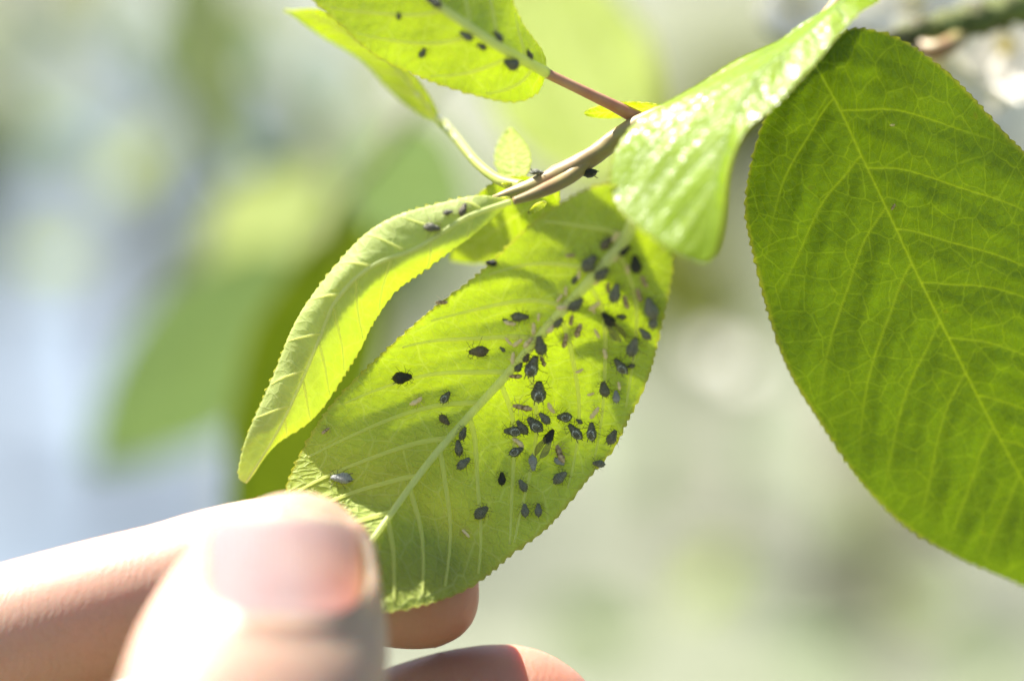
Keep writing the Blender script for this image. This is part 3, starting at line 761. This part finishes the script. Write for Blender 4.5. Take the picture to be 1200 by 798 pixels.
AP_SKIN = simple_mat('shed_skin', (.70, .56, .28), (.90, .78, .50), 6, .5, .3, trans=(.95, .85, .5), tf=.25)
AP_SKIND = simple_mat('shed_skin_dark', (.16, .10, .045), (.78, .62, .36), 5, .5, .3, trans=(.5, .35, .2), tf=.25)
LEG_M = simple_mat('aphid_leg', (.05, .04, .022), (.15, .115, .06), 5, .5, .3)
WING = None
def wing_mat():
    m, t, out = newmat('aphid_wing'); L = t.links
    tr = N(t, 'ShaderNodeBsdfTransparent'); tr.inputs[0].default_value = (.80, .78, .62, 1)
    gl = N(t, 'ShaderNodeBsdfPrincipled'); gl.inputs['Base Color'].default_value = (.16, .15, .09, 1); gl.inputs['Roughness'].default_value = .25
    mx = N(t, 'ShaderNodeMixShader'); mx.inputs[0].default_value = .32
    L.new(tr.outputs[0], mx.inputs[1]); L.new(gl.outputs[0], mx.inputs[2]); L.new(mx.outputs[0], out.inputs[0]); return m
WING = wing_mat()

def aphid_mesh(name, seed, fat=1.0, skin=False):
    """x forward, z away from the leaf, body length 1"""
    r = np.random.default_rng(seed)
    xs = np.array([-.52, -.49, -.44, -.36, -.25, -.12, .0, .10, .17, .22, .28, .34, .37, .41, .46, .49, .505])
    wd = np.array([.02, .07, .13, .20, .255, .275, .262, .225, .19, .175, .172, .15, .125, .122, .10, .055, .015]) * fat
    ht = np.array([.02, .06, .11, .165, .21, .23, .22, .185, .16, .15, .145, .125, .105, .10, .085, .05, .015]) * fat
    zc = np.array([.20, .21, .22, .235, .25, .26, .255, .24, .23, .225, .22, .215, .21, .205, .20, .195, .19])
    if skin:
        wd = wd * .78; ht = ht * .6; zc = zc * .62; wd[3:8] *= r.uniform(.6, .9, 5)
    # ring grooves of the segments
    gr = 1 - .07 * (np.arange(len(xs)) % 2) * (np.arange(len(xs)) < 13)
    seg = 16; an = np.linspace(0, 2 * np.pi, seg, endpoint=False)
    bend = r.uniform(-.10, .10) * (2.2 if skin else 1)
    V = []; Fc = []
    for i, x in enumerate(xs):
        for a in an:
            V.append((x, bend * (x * x - .1) + wd[i] * gr[i] * math.cos(a), zc[i] + ht[i] * gr[i] * math.sin(a) * (1.0 if math.sin(a) > 0 else .72)))
    for i in range(len(xs) - 1):
        for j in range(seg):
            k = (j + 1) % seg; Fc.append((i * seg + j, (i + 1) * seg + j, (i + 1) * seg + k, i * seg + k))
    Fc.append(tuple(range(seg))); Fc.append(tuple(range((len(xs) - 1) * seg, len(xs) * seg))[::-1])
    mi = [0] * len(Fc)
    def add(path, rad, mat=1, sg=5):
        nonlocal V, Fc, mi
        v, f = tube_np(np.array(path, float), rad, sg)
        o = len(V); V += [tuple(p) for p in v]; Fc += [tuple(i + o for i in q) for q in f]; mi += [mat] * len(f)
    zs = .62 if skin else 1
    for sd in (-1, 1):
        for (x0, kx, fx, ky, fy) in ((.28, .40, .52, .30, .44), (.19, .18, .12, .36, .55), (.10, -.10, -.34, .36, .58)):
            j = lambda s_: r.normal(0, s_)
            kx += j(.03); fx += j(.05); fy += j(.04)
            add([(x0, sd * .10 * fat, .16 * zs), (kx, sd * ky, .27 * zs), (kx * .4 + fx * .6, sd * (ky * .4 + fy * .6), .10 * zs), (fx, sd * fy, .0), (fx + .05 * np.sign(fx - x0), sd * (fy + .02), .0)], [.015, .013, .009, .007, .006])
        add([(.46, sd * .05, .22 * zs), (.56, sd * .15, .30 * zs), (.46 + r.normal(0, .05), sd * .32, .28 * zs), (.22 + r.normal(0, .08), sd * .46, .22 * zs)], [.016, .011, .008, .006])
        if not skin:
            add([(-.30, sd * .15, .36), (-.40, sd * .18, .44), (-.50, sd * .19, .49)], [.026, .022, .020], 1, 6)
            v = np.array([(.44, sd * .095, .235)]);
            add([(.43, sd * .09, .23), (.435, sd * .118, .24), (.44, sd * .124, .243)], [.022, .024, .010], 1, 6)
    if not skin: add([(-.49, 0, .21), (-.56, 0, .22), (-.60, 0, .225)], [.035, .026, .008], 0, 6)
    me = bpy.data.meshes.new(name); me.from_pydata(V, [], Fc); me.polygons.foreach_set('material_index', np.array(mi, np.int32))
    me.polygons.foreach_set('use_smooth', np.ones(len(me.polygons), bool)); me.update()
    return me
_bank = {}
def bank(kind, k):
    key = (kind, k)
    if key not in _bank:
        sk = kind in ('skin', 'skind')
        me = aphid_mesh('aphid_' + kind, k * 7 + len(kind), (1.14, 1.26, 1.04)[k % 3], sk)
        body = {'dark': AP_DARK, 'ring': AP_RING, 'grey': AP_GREY, 'black': AP_BLACK, 'white': AP_WHITE, 'brown': AP_BROWN, 'skin': AP_SKIN, 'skind': AP_SKIND, 'wing': AP_BLACK}[kind]
        me.materials.append(body); me.materials.append(AP_SKIND if sk else LEG_M)
        _bank[key] = me
    return _bank[key]
WME = None
def wing_mesh():
    xs = np.linspace(0, 1, 12); w = np.sin(np.pi * np.clip(xs, 0, 1) ** 1.5) ** .7 * .20
    V = []; Fc = []
    for i, x in enumerate(xs):
        V += [(-x * 1.15, -w[i] * .35, .012 * math.sin(x * 3)), (-x * 1.15, w[i], .012 * math.sin(x * 3) + .02)]
    n = len(V); V += [(a, b, c - .008) for a, b, c in V]
    for i in range(11):
        a = 2 * i; Fc += [(a, a + 1, a + 3, a + 2), (n + a, n + a + 2, n + a + 3, n + a + 1), (a, a + 2, n + a + 2, n + a), (a + 1, n + a + 1, n + a + 3, a + 3)]
    me = bpy.data.meshes.new('wing'); me.from_pydata(V, [], Fc); me.materials.append(WING); me.update(); return me

def place(lf, px, py, ang, Lpx, kind, label, cat='aphid', group=None, var=None, lift=0.0):
    """set an insect on a leaf where the photo shows it"""
    G = lf.G; dd = (G[..., 0] - px) ** 2 + (G[..., 1] - py) ** 2
    i, j = np.unravel_index(np.argmin(dd), dd.shape)
    pos = lf.W[i, j]; n = lf.n[i, j]
    return set_insect(pos, n, px, py, ang, Lpx, kind, label, cat, group, var, lift)
def set_insect(pos, n, px, py, ang, Lpx, kind, label, cat, group, var, lift=0.0):
    h = rt * math.cos(math.radians(ang)) + up * math.sin(math.radians(ang))
    x = h - n * (h @ n); x /= np.linalg.norm(x); y = np.cross(n, x)
    var = rng.randrange(3) if var is None else var
    me = bank(kind, var)
    o = bpy.data.objects.new('shed_skin' if cat == 'shed skin' else 'aphid', me); link(o)
    fore = max(.55, float(np.linalg.norm(h - n * (h @ n))))
    s = Lpx * 1e-4 / fore
    nn = n * s
    Mx = Matrix(((x[0] * s, y[0] * s, nn[0], pos[0]), (x[1] * s, y[1] * s, nn[1], pos[1]), (x[2] * s, y[2] * s, nn[2], pos[2]), (0, 0, 0, 1)))
    Mx.translation += Vector(n) * lift * 1e-3
    o.matrix_world = Mx
    tag(o, label, cat, group)
    if kind == 'wing':
        global WME
        if WME is None: WME = wing_mesh()
        for sd in (-1, 1):
            wo = bpy.data.objects.new('wing', WME); link(wo, o)
            wo.location = (.22, sd * .10, .40); wo.scale = (1.4, sd * 1.7, 1); wo.rotation_euler = (sd * .4, .10, -sd * .03)
    return o

AP = [  # leaf, x, y, heading, length, kind, label
 (leaf4, 631, 456, 90, 27, 'ring', 'dark aphid with a white ring, head up, just above the dense cluster'),
 (leaf4, 639, 488, 130, 19, 'grey', 'rounded grey aphid beside the vein in the dense cluster'),
 (leaf4, 627, 495, 135, 25, 'ring', 'white-ringed aphid in the middle of the dense cluster, heading up-left'),
 (leaf4, 612, 500, 125, 22, 'dark', 'plain dark aphid squeezed between two white-ringed ones'),
 (leaf4, 601, 505, 180, 23, 'ring', 'white-ringed aphid at the left end of the dense cluster'),
 (leaf4, 605, 529, 25, 20, 'ring', 'aphid with a white rear ring below the left end of the cluster'),
 (leaf4, 624, 543, 275, 21, 'white', 'whitish mottled aphid below the folded wings of the winged aphid'),
 (leaf4, 643, 511, 60, 21, 'wing', 'winged black aphid with clear wings trailing down-left in the cluster'),
 (leaf4, 663, 487, 190, 19, 'ring', 'white-marked aphid right of the vein at the top of the cluster'),
 (leaf4, 675, 503, 130, 25, 'ring', 'white-marked aphid on the right of the cluster, heading up-left'),
 (leaf4, 680, 493, 150, 10, 'grey', 'tiny grey aphid nymph right of the dense cluster'),
 (leaf4, 695, 504, 88, 24, 'ring', 'long-legged aphid, head up, right of the dense cluster'),
 (leaf4, 719, 510, 60, 20, 'dark', 'dark aphid close to the right margin, heading up-right'),
 (leaf4, 703, 543, 175, 16, 'grey', 'small grey aphid at the lower right margin'),
 (leaf4, 656, 541, -30, 15, 'white', 'small pale-spotted aphid under a shed skin below the cluster'),
 (leaf4, 657, 560, 40, 21, 'grey', 'grey aphid below the cluster, heading up-right'),
 (leaf4, 709, 455, 98, 20, 'dark', 'dark aphid of the pair beneath the right side vein'),
 (leaf4, 724, 463, 90, 16, 'white', 'round pale-mottled aphid of the pair beneath the right side vein'),
 (leaf4, 589, 561, 90, 17, 'black', 'jet-black small aphid standing alone below the cluster'),
 (leaf4, 613, 569, 120, 17, 'grey', 'grey aphid right of the jet-black one'),
 (leaf4, 544, 543, 40, 21, 'grey', 'lowest of the three aphids right of the midrib near the sunlit patch'),
 (leaf4, 563, 603, 45, 21, 'dark', 'solitary blurred aphid lowest on the held leaf, heading up-right'),
 (leaf4, 615, 599, 92, 17, 'grey', 'left one of two aphids side by side low on the leaf'),
 (leaf4, 631, 598, 92, 17, 'grey', 'right one of two aphids side by side low on the leaf'),
 (leaf4, 523, 465, 50, 18, 'ring', 'white-ringed aphid left of the midrib in the yellow half'),
 (leaf4, 521, 493, -45, 17, 'brown', 'greyish aphid touching the left side of the midrib'),
 (leaf4, 541, 506, 70, 18, 'dark', 'topmost of the three aphids right of the midrib near the sunlit patch'),
 (leaf4, 536, 525, 95, 21, 'dark', 'middle one of the three aphids right of the midrib near the sunlit patch'),
 (leaf4, 611, 369, 5, 22, 'dark', 'dark aphid lying level left of the midrib above a pale skin'),
 (leaf4, 593, 375, 160, 9, 'dark', 'tiny dark nymph at the left end of a pale skin'),
 (leaf4, 633, 399, 100, 24, 'dark', 'dark aphid against the right side of the midrib, head up'),
 (leaf4, 623, 425, 76, 28, 'ring', 'largest aphid by the midrib with pale bands on its back'),
 (leaf4, 608, 426, 60, 13, 'dark', 'small dark aphid half hidden beside the midrib'),
 (leaf4, 617, 416, 70, 12, 'brown', 'small brownish aphid behind the largest one'),
 (leaf4, 590, 408, 140, 9, 'grey', 'tiny grey-green nymph left of the midrib'),
 (leaf4, 561, 409, 195, 25, 'brown', 'mottled brown aphid on a side vein in the left half'),
 (leaf4, 654, 374, 58, 15, 'dark', 'small dark aphid pressed to the right of the midrib with a pale skin'),
 (leaf4, 675, 352, 50, 22, 'dark', 'dark aphid lying along the right of the midrib halfway up'),
 (leaf4, 705, 317, 50, 20, 'dark', 'aphid lying right of the upper midrib'),
 (leaf4, 693, 307, 50, 24, 'dark', 'long aphid lying left of the upper midrib'),
 (leaf4, 712, 284, 50, 18, 'brown', 'topmost aphid left of the midrib near the leaf base'),
 (leaf4, 732, 291, 45, 17, 'black', 'black aphid in the yellow light right of the leaf base'),
 (leaf4, 745, 307, 95, 22, 'black', 'elongated black aphid near the leaf base, right of the midrib'),
 (leaf4, 721, 340, 80, 24, 'grey', 'blue-grey plump aphid in the upper right half'),
 (leaf4, 765, 357, 100, 26, 'grey', 'large blue-grey aphid at the right margin'),
 (leaf4, 767, 374, 70, 18, 'grey', 'grey aphid tucked under the large one at the right margin'),
 (leaf4, 675, 327, 50, 12, 'dark', 'small aphid left of the midrib below the long one'),
 (leaf4, 713, 371, 125, 22, 'wing', 'winged dark aphid in the right half with wings trailing down-right'),
 (leaf4, 729, 370, 180, 13, 'dark', 'small aphid just right of the upper winged aphid'),
 (leaf4, 757, 389, 130, 20, 'grey', 'grey aphid beside the sunlit notch of the right margin'),
 (leaf4, 743, 405, 70, 24, 'grey', 'plump grey aphid left of the sunlit notch, heading up'),
 (leaf4, 728, 427, 125, 24, 'ring', 'white-ringed aphid with a tiny nymph at its tail'),
 (leaf4, 739, 429, 200, 10, 'dark', 'tiny nymph at the tail of the white-ringed aphid'),
 (leaf4, 472, 440, 8, 25, 'black', 'large dark aphid alone in the yellow left half'),
 (leaf4, 575, 305, 178, 15, 'black', 'dark aphid in the shaded upper left margin'),
 (leaf4, 400, 562, 178, 27, 'white', 'silvery white aphid in the sun beside the thumb'),
 (leaf3, 507, 267, -8, 21, 'dark', 'largest of three aphids on the folded leaf'),
 (leaf3, 525, 251, 10, 13, 'dark', 'smallest of three aphids on the folded leaf'),
 (leaf3, 543, 247, 70, 18, 'brown', 'upright aphid nearest the stalk on the folded leaf'),
 (leaf1, 495, 61, 60, 13, 'dark', 'lone aphid near the lower margin of the top leaf'),
 (leaf1, 548, 40, 150, 19, 'grey', 'larger grey aphid beside the midrib of the top leaf'),
 (leaf1, 566, 53, 150, 14, 'dark', 'smaller aphid next to the grey one on the top leaf'),
 (leaf1, 597, 72, 150, 18, 'dark', 'dark aphid closest to the stalk of the top leaf'),
 (leaf1, 510, 3, 150, 20, 'dark', 'aphid cut by the upper picture edge on the top leaf'),
 (leaf1, 581, 44, 140, 16, 'dark', 'aphid on the upper side of the midrib of the top leaf'),
 (leaf1, 617, 66, 140, 12, 'brown', 'small brownish aphid at the base of the top leaf'),
 (leaf1, 468, 18, 90, 9, 'dark', 'tiny aphid in the bright band of the top leaf'),
]
for lf, x, y, a, l, k, lab in AP:
    near_rib = lf is leaf4 and k in ('dark', 'brown') and abs(lf.X[np.unravel_index(np.argmin((lf.G[..., 0] - x) ** 2 + (lf.G[..., 1] - y) ** 2), lf.X.shape)]) < 1.0
    place(lf, x, y, a, l * .92, k, lab, 'aphid', 'aphids on the twig', lift=.25 if near_rib else 0.0)
SK = [(488, 470, 30, 15, 'skin', 'yellowish shed skin alone in the yellow left half'), (613, 474, 172, 21, 'skind', 'long-legged tan skin with a dark middle left of the ringed aphid'),
 (607, 517, 140, 15, 'skin', 'pale skin between two ringed aphids at the cluster\'s left end'), (599, 378, -10, 13, 'skin', 'pale skin under the level dark aphid'),
 (627, 385, 82, 13, 'skin', 'upright skin on the midrib above the dark aphid'), (621, 400, 45, 14, 'skin', 'skin on the midrib left of the dark aphid'),
 (608, 400, 40, 12, 'skin', 'right one of two crossed skins left of the midrib'), (597, 399, 130, 11, 'skin', 'left one of two crossed skins left of the midrib'),
 (602, 419, 80, 13, 'skin', 'upright skin on the left edge of the midrib'), (603, 437, 175, 15, 'skind', 'level brown skin below the midrib crossing'),
 (632, 371, 80, 9, 'skin', 'small skin just above the midrib bend'), (647, 381, 60, 15, 'skin', 'skin under the small dark aphid right of the midrib'),
 (662, 397, 80, 15, 'skind', 'skin lying on the right side vein'), (669, 373, 85, 11, 'skind', 'blurred skin right of the midrib, upper of a pair'),
 (678, 385, 75, 15, 'skind', 'blurred skin right of the midrib, lower of a pair'), (635, 421, 110, 12, 'skind', 'skin right of the largest aphid'),
 (679, 433, 30, 9, 'skin', 'whitish scrap halfway along the right side vein'), (692, 461, 20, 8, 'skin', 'small scrap at the lower end of the right side vein'),
 (700, 328, 60, 10, 'skin', 'skin at the tail of the aphid right of the upper midrib'), (680, 321, 80, 10, 'skin', 'skin on the left flank of the upper midrib'),
 (665, 340, 85, 10, 'skin', 'skin left of the midrib at mid height'), (657, 349, 50, 10, 'skin', 'lower skin left of the midrib at mid height'),
 (661, 359, 15, 14, 'skin', 'tan skin crossing the midrib below the lying aphid'), (697, 357, 45, 14, 'skin', 'skin at the top of the second side vein'),
 (721, 300, 60, 11, 'skin', 'skin right of the midrib near the leaf base'), (713, 335, 90, 11, 'skind', 'skin left of the plump blue-grey aphid'),
 (735, 352, 95, 14, 'skind', 'upright skin right of the plump blue-grey aphid'), (750, 343, 100, 14, 'skind', 'skin in the upper right half near the margin'),
 (756, 328, 110, 13, 'skind', 'highest skin near the right margin'), (736, 313, 90, 10, 'skin', 'skin left of the elongated black aphid'),
 (669, 299, 5, 10, 'skind', 'skin in the shaded area at the leaf base'), (723, 276, 50, 12, 'skin', 'skin on the midrib at the leaf base'),
 (701, 389, 110, 11, 'skin', 'skin on the second side vein below the winged aphid'), (709, 413, 100, 11, 'skin', 'skin left of the second side vein'),
 (726, 451, 95, 9, 'skin', 'small skin above the round pale-mottled aphid'), (695, 361, 100, 9, 'skin', 'little skin left of the upper winged aphid'),
 (645, 477, -62, 13, 'skin', 'pinkish skin on the vein at the top of the cluster'), (699, 482, 52, 15, 'skin', 'slanting skin above the long-legged aphid'),
 (657, 531, 112, 20, 'skind', 'tan and black skin below the right of the cluster'), (545, 626, 130, 11, 'skin', 'blurred pinkish skin lowest on the held leaf'),
 (517, 352, 5, 13, 'skind', 'leggy brown skin in the shaded left margin'), (381, 505, 40, 10, 'skind', 'brown fleck of skin near the left margin')]
for x, y, a, l, k, lab in SK:
    place(leaf4, x, y, a, l * 1.12, k, lab, 'shed skin', 'shed aphid skins on the held leaf', lift=.12)
place(leafB, 1046, 242, 60, 8, 'skind', 'tiny brown speck beside the midrib of the large leaf', 'shed skin')
place(leafB, 1045, 147, 0, 6, 'skin', 'tiny white speck high on the large leaf', 'shed skin')
# two on the stem
LEAN = .14
c = resample(catmull(MAIN[:6]), 200, (1, 1, 10))
for (x, y, off, a, l, k, lab) in [(690, 190, -1, 215, 20, 'black', 'black aphid clinging under the stem'), (628, 214, 1, 10, 16, 'grey', 'greyish aphid on top of the stem at the node')]:
    i = np.argmin((c[:, 0] - x) ** 2 + (c[:, 1] - y) ** 2)
    ctr = P(c[i, 0], c[i, 1], c[i, 2]); n = up * off * .93 - fw * .3; n = n / np.linalg.norm(n)
    set_insect(ctr + n * 1.05e-3, n, x, y, a, l, k, lab, 'aphid', 'aphids on the twig', 0)

# beads of honeydew on the stalk of the edge-on leaf
LEAN = .14
DEW = simple_mat('honeydew', (.85, .85, .80), (.9, .9, .88), 50, .12, .6, trans=(.9, .9, .8), tf=.3)
def bead_mesh():
    r = np.random.default_rng(2); V = []; Fc = []; n = 10; k = 7
    for i in range(k):
        th = math.pi * i / (k - 1)
        for j in range(n):
            a = 2 * math.pi * j / n; q = 1 + .08 * r.normal()
            V.append((math.sin(th) * math.cos(a) * q, math.sin(th) * math.sin(a) * q, math.cos(th) * (.8 if math.cos(th) > 0 else .5)))
    for i in range(k - 1):
        for j in range(n):
            b = (j + 1) % n; Fc.append((i * n + j, (i + 1) * n + j, (i + 1) * n + b, i * n + b))
    me = bpy.data.meshes.new('droplet'); me.from_pydata(V, [], Fc); me.materials.append(DEW); me.polygons.foreach_set('use_smooth', np.ones(len(me.polygons), bool)); me.update(); return me
BM = bead_mesh()
for k, (x, y, d, r_) in enumerate([(490, 112, 19.6, .38), (503, 125, 20, .32), (514, 139, 20, .34), (525, 152, 19, .36), (534, 163, 17.3, .38), (552, 186, 12.4, .28)]):
    o = bpy.data.objects.new('droplet', BM); link(o); o.location = tuple(p1(x, y - 1, d - .3)); o.scale = (r_ * 1e-3,) * 3; o.rotation_euler = (rng.random(), rng.random(), 0)
    tag(o, ['topmost', 'second', 'third', 'fourth', 'fifth', 'lowest'][k] + ' tiny white droplet in the row down the thin green stalk', 'droplet', 'droplets on the leaf stalk')

LEAN = 0.0
# ------------------------------------------------------------------ lichen-covered branch behind the large leaf
lich = empty('lichen_branch', p1(1110, 32, 34)); tag(lich, 'old branch crusted with green lichen behind the large leaf', 'branch')
px_tube('limb', [(985, 74, 29), (1040, 50, 31), (1110, 32, 34), (1200, 6, 37), (1330, -40, 44), (1500, -90, 55)], [1.0, 1.8, 2.2, 2.5, 3.0, 3.6], BARK, lich, n=140, seg=20, noise=.17, seed=4)
px_tube('side_shoot', [(1070, 44, 33), (1085, 58, 31), (1105, 57, 30), (1125, 44, 33)], [1.0, 1.3, 1.3, 1.1], STEM, lich)
# ------------------------------------------------------------------ blurred leaves and blossom behind
back = empty('background_branch', p1(330, -150, 140))
tag(back, 'blurred leafy branch hanging behind the folded leaf', 'branch')
px_tube('stem', [(660, -240, 190), (600, -80, 170), (530, 60, 150), (455, 170, 120), (400, 240, 105), (380, 300, 110)], [2.4, 2.1, 1.6, 1.2, .9, .7], BARK, back)
quick_leaf(back, (370, 300, 220), (100, 548, 250), 90, BG_COOL, BG_COOL, roll=(12, -8), label='dark blue-green blurred leaf')
quick_leaf(back, (425, 250, 120), (280, 690, 135), 80, BG_OLIVE, BG_OLIVE, roll=(12, -10), label='deep olive blurred leaf')
quick_leaf(back, (215, -100, 250), (272, 215, 240), 42, BG_YELLOW, BG_YELLOW, roll=(10, -10), label='hanging narrow blurred leaf')
quick_leaf(back, (385, 205, 260), (235, 310, 270), 60, BG_YELLOW, BG_YELLOW, roll=(35, -25), label='sunlit yellow-green blurred leaf')
quick_leaf(back, (400, 190, 200), (560, 245, 220), 80, BG_COOL, BG_COOL, roll=(-30, 30), label='soft green blurred leaf')
quick_leaf(twig, (730, 220, 120), (590, -80, 150), 100, UNDER, UPPER, roll=(6, -6), label='bright yellow-green blurred leaf behind the top leaf')

rb = random.Random(21)
for nm, lab, stem, boxes, mats in (
    ('background_branch', 'very soft pale leafy branch far behind, towards the upper corner above the hand', [(-120, -160, 420), (60, 20, 430), (220, 140, 450), (330, 330, 470)], [(20, 40), (110, 10), (60, 150), (190, 60), (160, 190), (300, 40), (330, 150), (60, 300), (250, 300), (400, 90)], (BG_COOL, BG_YELLOW, BG_COOL)),
    ('background_branch', 'very soft pale leafy branch far behind, below the large leaf', [(1320, 480, 520), (1120, 600, 500), (960, 640, 480), (780, 620, 460)], [(760, 540), (830, 680), (900, 540), (960, 760), (1080, 700), (1160, 780), (700, 740), (1000, 600)], (BG_COOL, BG_YELLOW, BG_COOL))):
    e = empty(nm, p1(*stem[0])); tag(e, lab, 'branch')
    px_tube('stem', stem, [2.2, 1.8, 1.3, .8], BARK, e, n=24, seg=8)
    for k, (bx_, by_) in enumerate(boxes):
        a = rb.uniform(0, 6.28); ln = rb.uniform(70, 120); d0 = 440 + rb.uniform(-60, 90); rl = rb.uniform(-25, 25)
        quick_leaf(e, (bx_ - math.cos(a) * ln * .5, by_ - math.sin(a) * ln * .5, d0), (bx_ + math.cos(a) * ln * .5, by_ + math.sin(a) * ln * .5, d0 + rb.uniform(-20, 20)), ln * .27, mats[k % 3], mats[k % 3], roll=(rl, -rl), nu=30, nv=8)
PETAL = simple_mat('petal', (.78, .76, .70), (.84, .82, .78), 40, .6, .2, trans=(.85, .83, .76), tf=.35)
POLLEN = simple_mat('stamen', (.62, .50, .12), (.70, .60, .25), 40, .6, .2)
def petal_mesh():
    V = []; Fc = []; n = 9; k = 7
    for i in range(n):
        u = i / (n - 1); wv = math.sin(math.pi * min(1, u * .93 + .05)) ** .6 * .36
        for j in range(k):
            s = j / (k - 1) * 2 - 1; V.append((u, s * wv, .10 * u * u + .22 * wv * s * s + .05 * math.sin(u * 5 + s)))
    m0 = len(V); V += [(a, b, c - .015) for a, b, c in V]
    for i in range(n - 1):
        for j in range(k - 1):
            a = i * k + j; Fc += [(a, a + k, a + k + 1, a + 1), (m0 + a, m0 + a + 1, m0 + a + k + 1, m0 + a + k)]
    me = bpy.data.meshes.new('petal'); me.from_pydata(V, [], Fc); me.materials.append(PETAL); me.polygons.foreach_set('use_smooth', np.ones(len(me.polygons), bool)); me.update(); return me
PM = petal_mesh()
v, f = tube_np(np.array([(0, 0, -.25), (0, 0, -.05), (0, 0, .05), (0, 0, .18)]), [.03, .12, .16, .06], 8)
CME = bpy.data.meshes.new('flower_centre'); CME.from_pydata([tuple(q) for q in v], [], f); CME.materials.append(POLLEN); CME.update()
def blossom(px, py, d, size, lab, sd):
    r = random.Random(sd)
    e = empty('blossom', p1(px, py, d)); tag(e, lab, 'blossom', 'white blossoms behind')
    e.rotation_euler = (math.radians(60 + r.uniform(-40, 40)), r.uniform(-.6, .6), r.uniform(-.8, .8)); e.scale = (size * 1e-3,) * 3
    for k in range(5):
        o = bpy.data.objects.new('petal', PM); link(o, e); o.rotation_euler = (r.uniform(-.2, .2), -.25 + r.uniform(-.2, .2), k * 2 * math.pi / 5 + r.uniform(-.1, .1)); o.location = (0.08 * math.cos(k * 1.2566), .08 * math.sin(k * 1.2566), 0)
    o = bpy.data.objects.new('flower_centre', CME); link(o, e)
for k, (x, y, d, s_, lab) in enumerate([(1095, 82, 45, 8, 'white blossom under the lichen-covered stem, nearest the large leaf'), (1130, 95, 48, 9, 'white blossom in the middle of the trio under the stem'), (1180, 52, 50, 9, 'white blossom at the outer end of the stem'),
      (835, 415, 340, 4.2, 'hazy white blossom beside the held leaf, higher of a pair'), (872, 432, 380, 4.2, 'hazy white blossom beside the large leaf, lower of a pair'), (930, 10, 90, 11, 'hazy white blossom above the glossy leaf'), (1070, 8, 70, 9, 'hazy blossom above the lichen-covered stem')]):
    blossom(x, y, d, s_, lab, k)

# far garden
PATHM = simple_mat('gravel', (.10, .13, .165), (.13, .16, .195), 1.3, .9, .2, .6, .02)
pv = []; 
for k in range(40):
    yy = 2.2 + (k / 39) ** 1.6 * 70; mx_ = -1.0 - .09 * (yy - 2) + .12 * math.sin(yy * .4)
    hw_ = .62 + .05 * math.sin(yy * 1.7) + .02 * yy
    pv += [(mx_ - hw_ * 1.3, yy), (mx_ + hw_, yy)]
gz = lambda x, y: .05 * math.sin(x * .23) * math.cos(y * .19) * math.exp(-((x / 80) ** 2 + (y / 80) ** 2))
po = mesh_obj('path', [(x, y, gz(x, y) + .012) for x, y in pv], [(2 * k, 2 * k + 1, 2 * k + 3, 2 * k + 2) for k in range(39)], PATHM); tag(po, 'pale bluish gravel path far out of focus', kind='structure')
shrub('tree', 'slender brown-barked tree standing beyond the large leaf', 'tree', .72, 5.2, 4.2, 1.3, FOL[0], 5000, .05, 3, trunk=(.075, 2.2))
shrub('shrub', 'soft green shrub beyond the folded leaf', 'shrub', -.28, 6.4, 1.0, .26, FOL[0], 6000, .03, 5)
shrub('shrub', 'olive shrub beyond the glossy leaf', 'shrub', .40, 6.0, 1.35, .34, FOL[1], 9000, .03, 6)
shrub('shrub', 'yellowish shrub at the outer edge of the path', 'shrub', -1.35, 6.6, 1.35, .24, FOL[1], 3000, .035, 7)
shrub('shrub', 'grey-blue shrub beyond the hanging blurred leaf', 'shrub', -.86, 6.2, 1.3, .30, FOL[2], 900, .035, 9)
shrub('shrub', 'blue-green shrub far behind the blossoms', 'shrub', 1.15, 7.5, 1.2, .5, FOL[2], 3500, .04, 8)
